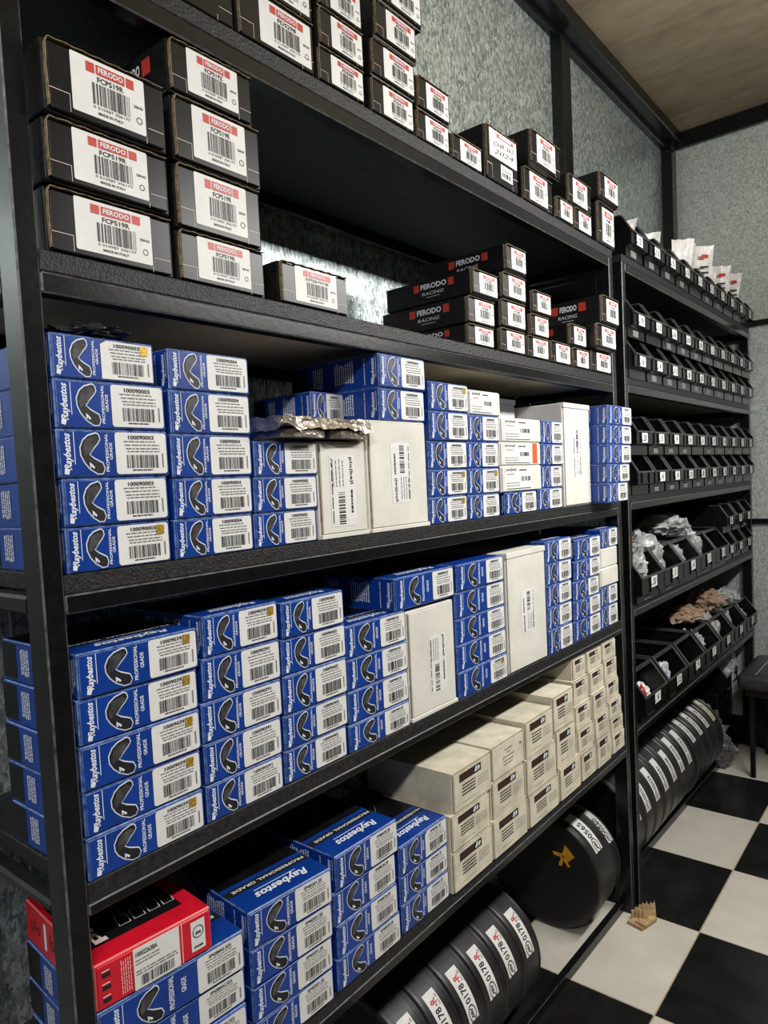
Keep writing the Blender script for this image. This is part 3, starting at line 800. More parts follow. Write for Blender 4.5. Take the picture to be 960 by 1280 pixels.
# --- fourth shelf
stack(Z4, blues([(.437,.622,1.069,dict(seal=1)),(.438,.623,1.128,dict(seal=1)),(.437,.625,1.187,dict(seal=1)),(.439,.626,1.247,dict(seal=1)),(.441,.629,1.306,dict(seal=1,topp=1))], '100090392', side=1), bd, 'leftmost blue stack '+LOW, 'box', G_B, .21)
stack(Z4, blues([(.627,.783,1.069),(.628,.785,1.131),(.628,.790,1.192),(.634,.792,1.257),(.639,.791,1.319,dict(side=1,topp=1,seal=1))], '100090391'), bd, 'second blue stack '+LOW, 'box', G_B)
stack(Z4, blues([(.789,.946,1.069),(.791,.951,1.127),(.794,.953,1.192),(.796,.956,1.253),(.799,.953,1.314,dict(topp=1))], '100090402'), bd, 'third blue stack '+LOW, 'box', G_B)
stack(Z4, blues([(.951,1.138,1.064),(.954,1.139,1.125),(.955,1.141,1.184),(.952,1.139,1.2455,dict(topp=1))], '100090418'), bd, 'fourth blue stack '+LOW, 'box', G_B)
o = make_tall(.176, .22, .227, 1, (.42,.78,.18,.72)); put(o, 1.1405, 0, Z4); tag(o, 'white standing box under a loose blue box '+LOW, 'box', G_W)
stack(1.2456, blues([(1.107,1.3225,1.3125,dict(side=1,topp=1))], '100090418'), 'loose blue brake pad box lying across the white standing box', LOW, 'box', G_B, .235)
stack(Z4, blues([(1.3255,1.546,1.073,dict(seal=1)),(1.325,1.547,1.133),(1.3255,1.547,1.191),(1.326,1.547,1.251),(1.334,1.545,1.312)], '100090419'), bd, 'stack between two standing white boxes', 'box', G_B)
o = make_tall(.215, .24, .30, 0, (.33,.66,.30,.66), 't'); put(o, 1.558, 0, Z4); tag(o, 'tallest white standing box '+LOW, 'box', G_W)
stack(Z4, blues([(1.785,1.935,1.08),(1.784,1.938,1.141),(1.784,1.940,1.201),(1.783,1.943,1.261),(1.782,1.946,1.322,dict(topp=1))], '100090420'), bd, 'stack right of tallest white box, fourth shelf', 'box', G_B)
stack(Z4, blues([(1.953,2.150,1.073),(1.955,2.150,1.131),(1.957,2.143,1.188),(1.965,2.158,1.246),(1.980,2.166,1.308,dict(side=1,topp=1))], '100090421'), bd, 'stack second from right post '+LOW, 'box', G_B)
rows = blues([(2.153,2.297,1.081),(2.156,2.298,1.143)], '100090422')+[('small',2.158,2.304,1.201,0,dict(plain=1,desc='blank white box')),('small',2.164,2.3045,1.262,0,dict(plain=1,desc='blank white box'))]+blues([(2.173,2.309,1.322,dict(topp=1))], '100090422')
stack(Z4, rows, bd, 'mixed stack beside right post '+LOW, 'box', G_B)
o = make_blue(.16, .15, .065, '100090423', 0, 1); put(o, 2.02, -.21, Z4+.302); tag(o, 'blue brake pad box at back above the stacks of fourth shelf', 'box', G_B)
o = make_small_white(.19, .15, .30, 0, 1); put(o, 2.0, -.21, Z4); tag(o, 'plain white box at the back right of fourth shelf', 'box', G_W)
# --- lowest shelf, blue part
stack(Z5, blues([(.436,.667,.664,dict(rz=-3,ov=.004)),(.436,.667,.722,dict(rz=-4,ov=.004)),(.436,.667,.78,dict(rz=-4)),(.434,.666,.839,dict(rz=-4.5,topp=1))], 'SP42860G.35X', side=1), bd, 'leftmost stack under the red box', 'box', G_B, .235)
o = make_red(.176, .235, .062); put(o, .434, 0, .8395, math.radians(-5.0)); tag(o, 'red brake pad box lying on blue boxes behind left post', 'box')
stack(Z5, blues([(.690,.868,.662,dict(rz=-2)),(.690,.868,.72,dict(rz=-3)),(.690,.868,.782,dict(rz=-4)),(.690,.868,.843,dict(rz=-5,topp=1,side=1))], 'SP40201.2E', ov=.002), bd, 'second blue stack '+BOT, 'box', G_B, .24)
stack(Z5, blues([(.886,1.073,.658),(.890,1.068,.718),(.883,1.068,.780),(.893,1.073,.8445,dict(topp=1,side=1,rz=-1.0))], 'SP408OR.2B', ov=.006), bd, 'third blue stack '+BOT, 'box', G_B, .24)
stack(Z5, blues([(1.080,1.250,.662),(1.079,1.251,.720),(1.079,1.252,.781,dict(topp=1,variant=2))], 'SP40901.2F', ov=.003), bd, 'short blue stack beside cartons', 'box', G_B, .24)
o = make_carton(.15, .12, .17, 0); put(o, 1.09, -.255, Z5); tag(o, 'cream carton at the back behind the short blue stack', 'box', G_C)
o = make_carton(.19, .12, .19, 0); put(o, 1.265, -.26, Z5); tag(o, 'cream carton at the back behind the front cartons', 'box', G_C)
# --- lowest shelf, cartons
def cartons(vals, **kw): return [('carton', a, b, c, o_, dict(dict(style=0), **op)) for a, b, c, o_, op in vals]
cd = 'cream parts carton'
stack(Z5, cartons([(1.270,1.4405,.683,.013,{}),(1.270,1.437,.766,.013,{}),(1.283,1.451,.857,.013,{'d':.24})]), cd, 'leftmost carton stack '+BOT, 'box', G_C)
stack(Z5, cartons([(1.446,1.620,.685,.013,{}),(1.4512,1.615,.777,.013,{}),(1.455,1.6185,.860,.013,{'style':3,'d':.26,'desc':'cream parts carton without dark band'})]), cd, 'second carton stack '+BOT, 'box', G_C)
stack(Z5, cartons([(1.632,1.809,.677,.013,{}),(1.624,1.800,.775,.013,{}),(1.626,1.787,.872,.013,{'d':.26})]), cd, 'third carton stack '+BOT, 'box', G_C)
stack(Z5, cartons([(1.820,1.960,.686,.013,{}),(1.808,1.9355,.793,.013,{}),(1.794,1.926,.893,.013,{'d':.26})]), cd, 'fourth carton stack '+BOT, 'box', G_C)
stack(Z5, cartons([(1.971,2.078,.672,.012,{}),(1.950,2.065,.752,.012,{}),(1.940,2.053,.826,.012,{}),(1.930,2.040,.902,.006,{}),(1.930,2.020,.968,.0,{'d':.26})]), cd, 'fifth carton stack '+BOT, 'box', G_C)
stack(Z5, cartons([(2.086,2.200,.684,.012,{}),(2.076,2.188,.757,.012,{}),(2.066,2.172,.831,.010,{}),(2.050,2.158,.903,.004,{}),(2.032,2.143,.968,.0,{})]), cd, 'sixth carton stack '+BOT, 'box', G_C)
stack(Z5, cartons([(2.212,2.318,.66,.008,{}),(2.205,2.312,.712,.008,{}),(2.193,2.300,.772,.008,{}),(2.178,2.286,.838,.006,{}),(2.166,2.272,.910,.003,{}),(2.150,2.262,.968,.0,{})]), cd, 'rightmost carton stack '+BOT, 'box', G_C)
# --- second shelf, black boxes
kd = 'black brake pad box'
def blacks(vals, **kw):
    out = []
    for v in vals:
        op = dict(kw); op.update(v[4] if len(v) > 4 else {})
        out.append(('black',)+tuple(v[:4])+(op,))
    return out
stack(Z2, blacks([(.445,.632,1.884,0),(.450,.632,1.968,.012),(.456,.634,2.064,.024)], big=1), kd, 'leftmost stack '+UPP, 'box', G_K, .21)
stack(Z2, blacks([(.639,.809,1.877,0),(.641,.807,1.970,.003),(.643,.812,2.064,.008),(.643,.802,2.142,.012,dict(code='FCP519Z',side=1))], big=1), kd, 'second stack from left '+UPP, 'box', G_K, .21)
stack(Z2, blacks([(.838,1.013,1.874,0)], big=1, code='FCP722R-TH17,00'), 'lone black brake pad box with larger code', 'right of tall stacks '+UPP, 'box', G_K, .16)
o = make_black(.12, .2, .056, 'FCP111R', 1); put(o, 1.30, -.17, Z2); tag(o, 'black brake pad box lying back left of the right group', 'box', G_K)
stack(Z2, blacks([(1.424,1.550,1.852,0),(1.425,1.554,1.914,.0),(1.455,1.579,1.980,.016)], side=1, code='FCP1562R'), kd, 'stack showing red and white sides', 'box', G_K, .24)
stack(Z2, blacks([(1.571,1.708,1.862,0),(1.580,1.715,1.932,.004),(1.596,1.727,2.000,.012),(1.617,1.730,2.070,.022,dict(side=1))], code='FCP1298R'), kd, 'tallest stack of right group '+UPP, 'box', G_K, .24)
stack(Z2, blacks([(1.714,1.846,1.861,0),(1.733,1.850,1.919,.0),(1.752,1.870,1.982,.008)], code='FCP167R'), kd, 'narrow stack right of tallest '+UPP, 'box', G_K, .22)
stack(Z2, blacks([(1.854,1.992,1.864,0)], code='FCP558R'), 'lower black brake pad box', 'leftmost of the right three '+UPP, 'box', G_K, .22)
stack(Z2, blacks([(1.998,2.124,1.862,0)], code='FCP4R'), 'lower black brake pad box', 'middle of the right three '+UPP, 'box', G_K, .22)
stack(Z2, blacks([(2.130,2.300,1.870,0)], code='FCP1348R'), 'lower black brake pad box', 'at right post '+UPP, 'box', G_K, .22)
stack(1.8645, blacks([(1.979,2.105,1.927,0.0)], code='FCP370R', side=1), 'black brake pad box with side band', 'bridging the lower three boxes '+UPP, 'box', G_K, .24)
stack(1.8705, blacks([(2.186,2.357,1.957,0.028)], code='FCP408R', side=1), 'black brake pad box tilted forward beside right post', UPP, 'box', G_K, .22)
stack(1.9435, blacks([(2.235,2.388,2.050,0.036)], code='FCP1667R', side=1), 'topmost black brake pad box beside right post', UPP, 'box', G_K, .24)
# --- top shelf
stack(Z1, blacks([(.594,.776,2.288,0,dict(style=2)),(.600,.776,2.375,.0)], code='FDS291'), kd, 'leftmost pair '+TOP, 'box', G_K, .22)
stack(Z1, blacks([(.779,.956,2.288,0),(.785,.958,2.372,.0)], code='FDS298'), kd, 'second pair from left '+TOP, 'box', G_K, .22)
stack(Z1, blacks([(.959,1.091,2.262,0),(.966,1.094,2.331,.002),(.970,1.096,2.398,.004)], code='FDS585'), kd, 'stack of three '+TOP, 'box', G_K, .22)
stack(Z1, blacks([(1.107,1.252,2.268,0),(1.114,1.262,2.342,.004),(1.128,1.272,2.418,.010),(1.148,1.298,2.500,.016)], code='FDS412'), kd, 'stack of four '+TOP, 'box', G_K, .22)
stack(Z1, blacks([(1.256,1.385,2.262,0),(1.264,1.390,2.332,.003)], code='FDS640'), kd, 'pair right of the stack of four', 'box', G_K, .22)
stack(Z1, blacks([(1.389,1.524,2.258,0)], code='FDS177'), 'single low black brake pad box', 'before the upright one '+TOP, 'box', G_K, .18)
stack(Z1, blacks([(1.536,1.700,2.328,0)], code='FDS362', style=1), 'upright black brake pad box with handwritten label', TOP, 'box', G_K, .2)
stack(Z1, blacks([(1.727,1.902,2.288,0,dict(big=1)),(1.777,1.964,2.398,.022,dict(side=1,big=1))], code='FDS531'), kd, 'pair with red side square '+TOP, 'box', G_K, .22)
stack(Z1, blacks([(1.918,2.036,2.264,.004)], code='FDS53'), 'low black brake pad box', 'left under the last pair but one '+TOP, 'box', G_K, .2)
stack(Z1, blacks([(2.038,2.172,2.265,0)], code='FDS54'), 'low black brake pad box', 'right under the last pair but one '+TOP, 'box', G_K, .22)
stack(2.2655, blacks([(2.002,2.174,2.349,0,dict(big=1))], code='FDS738'), 'black brake pad box', 'bridging two low ones '+TOP, 'box', G_K, .24)
stack(Z1, blacks([(2.218,2.362,2.330,0),(2.247,2.414,2.428,.018,dict(side=0))], code='FDS905'), kd, 'last pair at right end '+TOP, 'box', G_K, .22)

# ------------------------------------------------------------------ crumpled things
def crumple(rx, ry, rz, seed, amp=0.25, sub=4, flat=None):
    bm = bmesh.new(); bmesh.ops.create_icosphere(bm, subdivisions=sub, radius=1.0)
    off = Vector((seed*3.1, seed*1.7, seed*0.9))
    for v in bm.verts:
        n = noise.noise(v.co*1.6+off)*0.6+abs(noise.noise(v.co*3.5+off))*0.8-abs(noise.noise(v.co*9.0+off))*0.35
        c = v.co*(1.0+amp*(n-0.2)*2)
        c = Vector((c.x*rx, c.y*ry, c.z*rz))
        c.z = max(c.z, -rz*0.75)
        v.co = c
    zmin = min(v.co.z for v in bm.verts)
    for v in bm.verts: v.co.z -= zmin
    me = bpy.data.meshes.new('film'); bm.to_mesh(me); bm.free()
    return me
def bag(x, y, z, rx, ry, rz_, seed, material, label, name='plastic_bag', cat='bag', rot=0.0, group=None, tilt=(0,0)):
    me = crumple(rx, ry, rz_, seed); me.materials.append(material)
    o = link(name, me, None, (x, y, z)); o.rotation_euler = (tilt[0], tilt[1], rot)
    return tag(o, label, cat, group)
bag(.515, .05, 1.707, .055, .05, .013, 4, DARKBAG, 'dark crumpled plastic bag on top of leftmost stack of middle shelf')

# foil / film wrapped pads
t = thing('wrapped_brake_pads', 'silvery film wrapped brake pads lying on short blue stack of middle shelf', 'brake pads', (.917, .030, 1.5795), math.radians(3))
for k, (zz, dx) in enumerate(((0.002, 0), (0.020, -.008))):
    for s in (-1, 1):
        mb = MB()
        x0 = dx-.118 if s < 0 else dx+.004
        pl = [(x0,-.045),(x0+.02,-.055),(x0+.095,-.055),(x0+.112,-.04),(x0+.112,.035),(x0+.09,.05),(x0+.02,.05),(x0,.04)]
        n = len(pl)
        A = [(a,b,zz) for a,b in pl]; B = [(a,b,zz+.013) for a,b in pl]
        mb.raw(A+B, [(i,(i+1)%n,n+(i+1)%n,n+i) for i in range(n)]+[tuple(range(n-1,-1,-1)),tuple(range(n,2*n))], FOIL)
        link('brake_pad', mb.mesh('brake_pad'), t)
bm = bmesh.new(); bmesh.ops.create_grid(bm, x_segments=26, y_segments=12, size=0.5)
for v in bm.verts:
    x, y = v.co.x*.255-.003, v.co.y*.118-.002
    e = max(abs(v.co.x), abs(v.co.y))*2
    z = .036 + .006*noise.noise(Vector((x*60, y*60, 3))) + .004*noise.noise(Vector((x*160, y*160, 8)))
    if e > .93: z = .013 + .012*(noise.noise(Vector((x*40, y*40, 1)))+.3)
    v.co = Vector((x, y, z))
me = bpy.data.meshes.new('film_wrap'); bm.to_mesh(me); bm.free(); me.materials.append(FOIL)
link('film_wrap', me, t)

# ------------------------------------------------------------------ parts bins
def bin_mesh(w, d, H, lo, hi, sy, rec, cross):
    mb = MB(); t_ = 0.003
    prof = [(rec,0),(d,0),(d,H),(sy,H),(0,hi),(0,lo),(rec,lo-0.006)]
    n = len(prof)
    for x0 in (0.0, w-t_):
        A = [(x0,a,b) for a,b in prof]; B = [(x0+t_,a,b) for a,b in prof]
        mb.raw(A+B, [(i,(i+1)%n,n+(i+1)%n,n+i) for i in range(n)], BIN)
        for P_ in (A, B):
            mb.raw([P_[0],P_[1],P_[2],P_[3],P_[4],P_[5],P_[6]], [(0,1,2,3,6),(6,3,4,5)], BIN)
    mb.box(t_, w-t_, rec, d, 0, t_, BIN); mb.box(t_, w-t_, d-t_, d, t_, H, BIN)
    mb.box(t_, w-t_, 0, t_, lo, hi, BIN)                                  # lip
    mb.raw([(t_,0,lo),(w-t_,0,lo),(w-t_,rec,lo-0.006),(t_,rec,lo-0.006)], [(0,1,2,3)], BIN)
    mb.box(t_, w-t_, rec, rec+t_, t_, lo-0.006, BIN)
    # folded rims along the slope and the back
    rw = 0.011
    L = math.hypot(sy, H-hi); ny, nz = -(H-hi)/L*0.004, sy/L*0.004
    for x0 in (-0.002, w-rw+0.002):
        q = [(0,hi),(sy,H),(d,H)]
        for (a,b),(c,e) in zip(q[:-1], q[1:]):
            dl = math.hypot(c-a, e-b); my, mz = -(e-b)/dl*0.004, (c-a)/dl*0.004
            A = [(x0,a,b),(x0+rw,a,b),(x0+rw,a+my,b+mz),(x0,a+my,b+mz)]; B = [(x0,c,e),(x0+rw,c,e),(x0+rw,c+my,e+mz),(x0,c+my,e+mz)]
            mb.raw(A+B, [(0,1,2,3),(0,4,5,1),(1,5,6,2),(2,6,7,3),(3,7,4,0),(7,6,5,4)], BINR)
    mb.box(-0.002, w+0.002, -0.004, 0.004, hi-0.001, hi+0.004, BINR)
    if cross: mb.box(0.0, w, sy-0.004, sy+0.004, H-0.010, H+0.002, BINR)
    # label holder frame
    c, hw = (w*0.52, w*0.155) if w > 0.2 else (w*0.46, w*0.21)
    mb.box(c-hw-0.004, c-hw, -0.004, 0.0, lo+0.002, hi-0.002, BIN); mb.box(c+hw, c+hw+0.004, -0.004, 0.0, lo+0.002, hi-0.002, BIN)
    return mb.mesh('parts_bin')
def card_mesh(w, lo, hi, ch, card=WHITE):
    p = Print(frontm()); big_ = w > 0.2
    c, hw = (w*0.52, w*0.145) if big_ else (w*0.46, w*0.20)
    if big_: lo += 0.014
    p.rect(c-hw, lo+0.003, c+hw, hi-0.002, card, 3)
    H = hi-lo
    p.text(ch, c+hw*0.15, lo+H*0.5, hw*(0.5 if len(ch) == 1 else 0.95), H*0.55, INK, 4, 0, 0.02)
    p.rect(c-hw*0.8, lo+H*0.2, c-hw*0.55, lo+H*0.35, GREY, 4)
    return p.mesh('label_card')
def sticker_mesh(w, lo, rec):
    p = Print(lambda u, v, l: (u, rec-LIFT*l, v))
    p.rect(w*0.30, 0.006, w*0.62, lo-0.010, BING, 1)
    p.rect(w*0.34, 0.012, w*0.52, 0.018, GREY, 2)
    return p.mesh('old_sticker')
SM = (0.162, 0.30, 0.131, 0.037, 0.076, 0.034, 0.020)
BG = (0.232, 0.32, 0.168, 0.030, 0.088, 0.058, 0.018)
small_me = bin_mesh(*SM, False)
big_me = bin_mesh(*BG, True)
ORD = ['first','second','third','fourth','fifth','sixth','seventh','eighth','ninth','tenth']
G_BIN = 'black parts bins on the right rack'
rb = random.Random(4)
def parts_bin(x, y, z, big, ch, label, sticker=True, cardless=False):
    P_ = BG if big else SM
    o = link('parts_bin', big_me if big else small_me, None, (x, y, z)); tag(o, label, 'bin', G_BIN)
    if not cardless: link('label_card', cached(('cd',big,ch), lambda: card_mesh(P_[0], P_[3], P_[4], ch)), o)
    if sticker: link('old_sticker', cached(('st',big), lambda: sticker_mesh(P_[0], P_[3], P_[6])), o)
    return o
CH = ['8','12','5','3','7','9','4','2','6','11','14','1','13','10','15','17','16','21','19','20']
def row(x0, pitch, n, y, z, big, where, skip=()):
    for i in range(n):
        parts_bin(x0+pitch*i, y, z, big, CH[rb.randrange(len(CH))], 'black %sparts bin, %s from left, %s' % ('wide ' if big else '', ORD[i], where), rb.random() < 0.8, i in skip)
row(2.452, .1855, 10, -.022, YA, False, 'along the top of the right rack')
row(2.452, .1830, 10, -.022, YB, False, 'lower row of second shelf, right rack')
row(2.452, .1830, 10, -.022, YB+.1365, False, 'upper row of second shelf, right rack')
row(2.452, .1815, 10, -.022, YC, False, 'lower row of third shelf, right rack', (0,))
row(2.452, .1815, 10, -.022, YC+.1365, False, 'upper row of third shelf, right rack')
row(2.446, .2420, 5, -.028, YD, True, 'on the fourth shelf, right rack')
row(3.680, .1860, 3, -.015, YD, False, 'small lower row on fourth shelf, right rack')
row(3.680, .1860, 3, -.015, YD+.1365, False, 'small upper row on fourth shelf, right rack')
row(2.452, .2560, 7, -.028, YE, True, 'on the lowest shelf, right rack')

# bags in and on the bins
cb = 'clear plastic parts bag'
zD, zE = YD+.004, YE+.004
bag(2.55, .085, zD, .095, .085, .105, 11, PLASTIC, cb+' bulging from the first wide bin, fourth shelf')
bag(2.80, .105, zD, .095, .095, .125, 12, PLASTIC, cb+' filling the second wide bin, fourth shelf')
bag(3.03, .060, zD, .095, .055, .085, 13, PLASTIC, cb+' lying low in the third wide bin, fourth shelf')
bag(3.285, .095, zD, .095, .085, .125, 14, PLASTIC, cb+' in the fourth wide bin, fourth shelf')
bag(3.22, .13, YD+.174, .13, .09, .050, 15, PLASTIC, cb+' heaped on top of the wide bins, fourth shelf')
bag(2.80, .19, YD+.174, .15, .09, .028, 16, BROWNP, 'brown film parts bag lying behind on wide bins, fourth shelf')
bag(3.74, .06, YD+.141, .050, .045, .06, 17, PLASTIC, cb+' in first small upper bin, fourth shelf')
bag(2.60, .055, zE, .075, .05, .052, 21, SLEEVE, 'white film bag in the first wide bin, lowest shelf')
bag(2.525, .015, zE, .032, .022, .062, 22, REDFILM, 'red film packet in the first wide bin, lowest shelf')
bag(2.80, .035, zE, .05, .035, .075, 23, BLUEFILM, 'blue and white film packet in the second wide bin, lowest shelf')
bag(3.05, .035, zE, .045, .025, .050, 24, PLASTIC, cb+' in the third wide bin, lowest shelf')
bag(3.335, .06, zE, .075, .05, .085, 25, PLASTIC, cb+' in the fourth wide bin, lowest shelf')
bag(3.59, .07, zE, .085, .06, .105, 26, PLASTIC, cb+' in the fifth wide bin, lowest shelf')
bag(3.84, .07, zE, .085, .06, .105, 27, PLASTIC, cb+' in the sixth wide bin, lowest shelf')
bag(4.10, .06, zE, .080, .05, .085, 28, PLASTIC, cb+' in the seventh wide bin, lowest shelf')
bag(3.42, .12, YE+.174, .12, .08, .04, 29, BROWNP, 'brown paper parts bag on wide bins, lowest shelf')
bag(3.73, .12, YE+.174, .10, .09, .065, 30, BROWNP, 'brown and clear parts bag heaped on wide bins, lowest shelf')
bag(3.92, .06, YE+.176, .11, .06, .045, 31, PLASTIC, cb+' heaped beside the brown bags, lowest shelf')
# printed sleeves standing in the bins on the very top
def sleeve(x, y, z, w_, h_, lean, rz, label, red=True):
    bm = bmesh.new(); bmesh.ops.create_grid(bm, x_segments=8, y_segments=10, size=0.5)
    sd = x*7
    for v in bm.verts:
        u, q = v.co.x, v.co.y+.5
        wd = w_*(0.55+0.6*q)
        v.co = Vector((u*wd, .010*noise.noise(Vector((u*3, q*3, sd)))+.012*math.cos(u*3), q*h_+.008*noise.noise(Vector((u*5, sd, q)))*q))
    r_ = bmesh.ops.solidify(bm, geom=list(bm.faces), thickness=0.002)
    me = bpy.data.meshes.new('plastic_sleeve'); bm.to_mesh(me); bm.free(); me.materials.append(SLEEVE)
    o = link('plastic_sleeve', me, None, (x, y, z)); o.rotation_euler = (lean, 0, rz)
    tag(o, label, 'bag', 'white printed sleeves in the topmost bins')
    p = Print(lambda u, v, l: (u, -0.014-LIFT*l, v))
    if red:
        p.rect(-.012, h_*.78, .02, h_*.84, RED, 1)
        for k in range(3): p.rect(-.02, h_*(.45+.09*k), .022, h_*(.48+.09*k), INK, 1)
    link('print', p.mesh('print'), o)
sleeve(2.93, .07, YA+.01, .06, .19, .1, -0.84, 'white plastic sleeve standing in third bin atop the right rack', False)
sleeve(3.33, .07, YA+.01, .09, .25, .1, -0.77, 'white plastic sleeve standing in fifth bin atop the right rack', False)
sleeve(3.50, .10, YA+.01, .08, .27, .1, -1.05, 'plain white sleeve just behind the tall printed one', False)
sleeve(3.58, .05, YA+.01, .10, .275, .05, -0.77, 'tall printed white sleeve with red mark atop right rack')
sleeve(3.87, .05, YA+.01, .10, .24, .1, -0.81, 'printed white sleeve in eighth bin atop the right rack')
sleeve(4.02, .07, YA+.01, .07, .19, .1, -0.84, 'small sleeve in ninth bin atop the right rack', False)
sleeve(4.10, .045, YA+.01, .10, .25, .05, -0.70, 'printed white sleeve nearest the room corner')
# small white receipt tucked in the first bins
sleeve(2.56, .03, YA+.08, .07, .075, -.1, -0.95, 'small white slip tucked in first bin atop the right rack', False)
sleeve(3.55, .05, YC+.15, .10, .12, -.6, -0.81, 'white plastic bag corner hanging from upper row third shelf', False)

# ------------------------------------------------------------------ drums
def drum_mesh(R, W):
    prof = [(0.006,0.0),(0.006,R*0.80),(0.0025,R*0.84),(0.0,R*0.93),(0.0,R-0.006),(0.0025,R-0.0015),(0.006,R),(0.010,R),(0.012,R-0.0018),(0.015,R-0.0018),(0.017,R-0.0004),(W-0.016,R-0.0004),(W-0.012,R-0.003),(W-0.009,R-0.003),(W-0.006,R),(W-0.003,R),(W,R-0.005),(W,R*0.9),(W-0.004,R*0.85),(W-0.004,0.0)]
    N = 72; mb = MB(); ring = []
    vs = []; fs = []
    for x, r in prof:
        if r == 0.0: vs.append((x,0,0)); ring.append([len(vs)-1]*N)
        else:
            ring.append(list(range(len(vs), len(vs)+N)))
            for k in range(N): a = 2*math.pi*k/N; vs.append((x, r*math.cos(a), r*math.sin(a)))
    for i in range(len(prof)-1):
        A, B = ring[i], ring[i+1]
        for k in range(N):
            j = (k+1) % N
            f = [A[k], A[j], B[j], B[k]]; f2 = []
            for a in f:
                if a not in f2: f2.append(a)
            fs.append(tuple(f2))
    mb.raw(vs, fs, DRUM)
    me = mb.mesh('brake_drum')
    me.materials.append(DRUMF)
    for p in me.polygons:
        p.use_smooth = True
        if max((v for v in (math.hypot(me.vertices[i].co.y, me.vertices[i].co.z) for i in p.vertices))) < R*0.94: p.material_index = 1
    me.set_sharp_from_angle(angle=math.radians(28)) if hasattr(me, 'set_sharp_from_angle') else None
    return me
def drum_label(R, x0, w_, a0, a1, txt, red, cream=False):
    """a0 lower end (deg), a1 upper end; the word reads upwards along the rim"""
    L = math.radians(a0-a1)*R
    def F(u, v, l):
        a = math.radians(a0)-u/R; r = R-0.0004+LIFT*l
        return (x0+w_-v, r*math.cos(a), r*math.sin(a))
    p = Print(F); n = 10
    card = mat('cream_paper', (0.72,0.70,0.52), 0.5) if cream else WHITE
    for k in range(n): p.rect(L*k/n, 0, L*(k+1)/n, w_, card, 1)
    rr = w_*0.36; c = (L*0.13, w_*0.5)
    for k in range(14):
        t0, t1 = k*2*math.pi/14, (k+1)*2*math.pi/14; r0 = 0.84
        p.poly([(c[0]+1.3*rr*r0*math.cos(t0),c[1]+rr*r0*math.sin(t0)),(c[0]+1.3*rr*r0*math.cos(t1),c[1]+rr*r0*math.sin(t1)),(c[0]+1.3*rr*math.cos(t1),c[1]+rr*math.sin(t1)),(c[0]+1.3*rr*math.cos(t0),c[1]+rr*math.sin(t0))], INK, 2)
    p.text('JBI', c[0], c[1], 1.7*rr, rr*0.85, INK, 2, 0, 0.03, 0.25)
    if red:
        p.text(txt, L*0.50, w_*0.52, L*0.36, w_*0.5, INK, 2, 0, 0.02)
        p.text('-R', L*0.79, w_*0.52, L*0.16, w_*0.5, RED, 2, 0, 0.03)
        p.text('PAT 189', L*0.80, w_*0.14, L*0.2, w_*0.13, INK, 2, 0, 0.0)
    else:
        p.text(txt, L*0.52, w_*0.5, L*0.42, w_*0.5, INK, 2, 0, 0.02)
    return p.mesh('rim_label')
G_D = 'black brake drums standing on edge under the racks'
def drum(x, R, W, cy, lab, label, group=G_D, red=True, txt='0178', cream=False):
    o = link('brake_drum', cached(('dr',R,W), lambda: drum_mesh(R,W)), None, (x, cy, R+0.0005))
    tag(o, label, 'brake drum', group)
    if lab: link('rim_label', cached(('dl',R,W,lab,txt,red,cream), lambda: drum_label(R,*lab,txt,red,cream)), o)
    return o
o5 = ['first','second','third','fourth','fifth']
for i in range(6):
    drum(1.16+.0985*i, .167, .094, .206, (.020,.042,167,125), 'small black brake drum with red lettered label, %s from right' % ['sixth','fifth','fourth','third','second','first'][i])
o = drum(2.130, .186, .135, .205, (.034,.052,150,107), 'big black brake drum with a yellow mark on its face', red=False, txt='0565')
p = Print(lambda u, v, l: (0.006-0.001*l, -u, v))
y0, z0 = 0.205, .187
def yz(a, b): return (y0-a, b-z0)          # from room y,z to u,v on the face
for q in ([(.137,.294),(.106,.261),(.128,.240),(.146,.262)],[(.180,.262),(.176,.252),(.148,.250),(.146,.262)],[(.150,.252),(.160,.222),(.150,.220),(.140,.248)],[(.136,.250),(.122,.226),(.128,.222),(.144,.246)]):
    A = [Vector((0.006, a-.205, b-.187)) for a, b in q]; B = [v-Vector((0.0025,0,0)) for v in A]; n = len(q)
    p.mb.raw(A+B, [(i,(i+1)%n,n+(i+1)%n,n+i) for i in range(n)]+[tuple(range(n)),tuple(range(n,2*n))], YELLOW)
link('yellow_mark', p.mesh('yellow_mark'), o)
drum(2.272, .172, .072, .205, (.014,.046,152,111), 'big black brake drum between yellow marked one and the post', red=False, txt='0560')
for i in range(7):
    drum(2.470+.107*i, .205, .102, .228, (.026,.044,168,133 if i < 5 else 126), 'black brake drum, %s from left under the right rack' % ORD[i], red=False, txt='0%d' % (5020+i*7))
for i in range(4):
    drum(3.262+.112*i, .192, .106, .215, (.026,.042,150,112), 'larger black brake drum, %s of the far group under right rack' % ORD[i], red=False, txt='0%d' % (6110+i*9), cream=(i == 3))

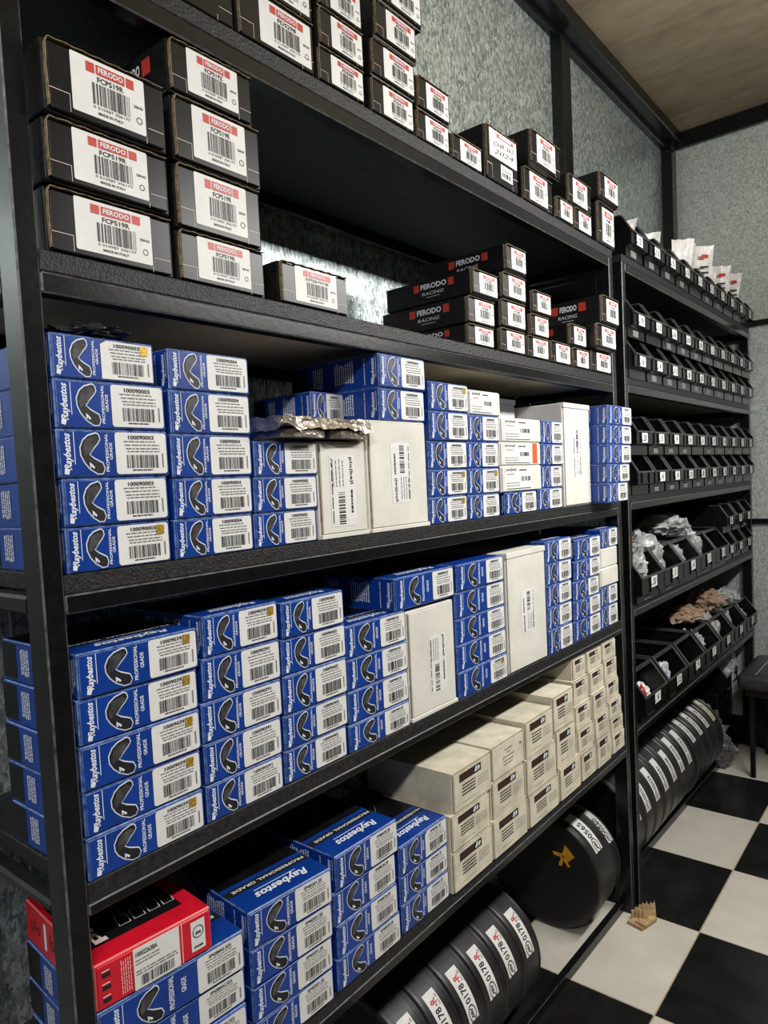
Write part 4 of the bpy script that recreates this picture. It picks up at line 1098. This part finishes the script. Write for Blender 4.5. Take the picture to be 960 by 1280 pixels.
# ------------------------------------------------------------------ corner of the room
bag(3.80, .16, .0005, .05, .15, .175, 41, DFILM, 'drum wrapped in dark film beyond the last labelled drums', 'wrapped_drum', 'brake drum')
b0 = link('black_crate', bevel_box(0, .30, 0, .24, 0, .33, BIN, .006, 2), None, (3.93, .10, 0)); tag(b0, 'black crate on the floor under the loose bin', 'crate')
link('handle_bar', bevel_box(.08, .22, -.008, .001, .25, .27, BIN, .002, 1), b0)
parts_bin(3.94, .06, .331, True, '2', 'black wide bin standing on crate below the right rack')
bag(4.08, .12, .336, .10, .07, .125, 42, PLASTIC, cb+' in the bin on the crate')
s = thing('stool', 'black padded stool with grey stitching at the right wall', 'stool', (3.93, -.235, 0))
seat = link('seat', bevel_box(-.24, .22, -.20, .20, .435, .515, SEAT, .03, 4, None, True), s)
mb = MB()
for yy in (-.12, .12):
    for k in range(22):
        x0 = -.21+.019*k; mb.box(x0, x0+.012, yy-.0015, yy+.0015, .5145, .5162, STITCH)
link('stitching', mb.mesh('stitching'), seat)
link('seat_base', bevel_box(-.21, .20, -.17, .17, .405, .437, STEEL, .004, 1), s)
for a in (-.18, .165):
    for b in (-.15, .135):
        link('leg', bevel_box(a, a+.022, b, b+.022, 0, .405, STEEL, .003, 1), s)
link('footrest', bevel_box(-.158, .165, -.145, -.13, .12, .14, STEEL, .003, 1), s)
shade_obj = link('low_shade_block', bevel_box(0, .115, 0, .80, 0, .40, BIN, .004, 1), None, (4.18, -.76, 0))  # added black block standing in for shade low on the wall
tag(shade_obj, 'black block added for the shade low on right wall behind the stool', 'shade_block')
link('block_face', bevel_box(-.004, .001, .02, .78, .02, .38, STEEL, .001, 1), shade_obj)

# folded cardboard packed under the rack foot
mb = MB(); rng = random.Random(2)
for sidx in range(4):
    zt = .026+.008*sidx+.006*rng.random(); y0 = -.012*sidx
    path = []
    for k in range(7):
        path.append((.011*k+.003*sidx, y0+(-.006 if k % 2 else .004)))
    for (a, b), (c, e) in zip(path[:-1], path[1:]):
        A = [(a,b,0),(c,e,0),(c+.004,e+.006,zt),(a+.004,b+.006,zt)]; B = [(q[0],q[1]-.0025,q[2]) for q in A]
        mb.raw(A+B, [(0,1,2,3),(7,6,5,4),(0,4,5,1),(1,5,6,2),(2,6,7,3),(3,7,4,0)], CARDB)
mb.box(-.03, .055, -.052, .002, .0002, .010, CARDB)
mb.box(-.02, .05, -.056, -.02, .010, .017, CARDB)
o = link('folded_cardboard', mb.mesh('folded_cardboard'), None, (2.318, -.012, .0005), -.25)
tag(o, 'folded brown cardboard wad at the foot of the middle post', 'cardboard')
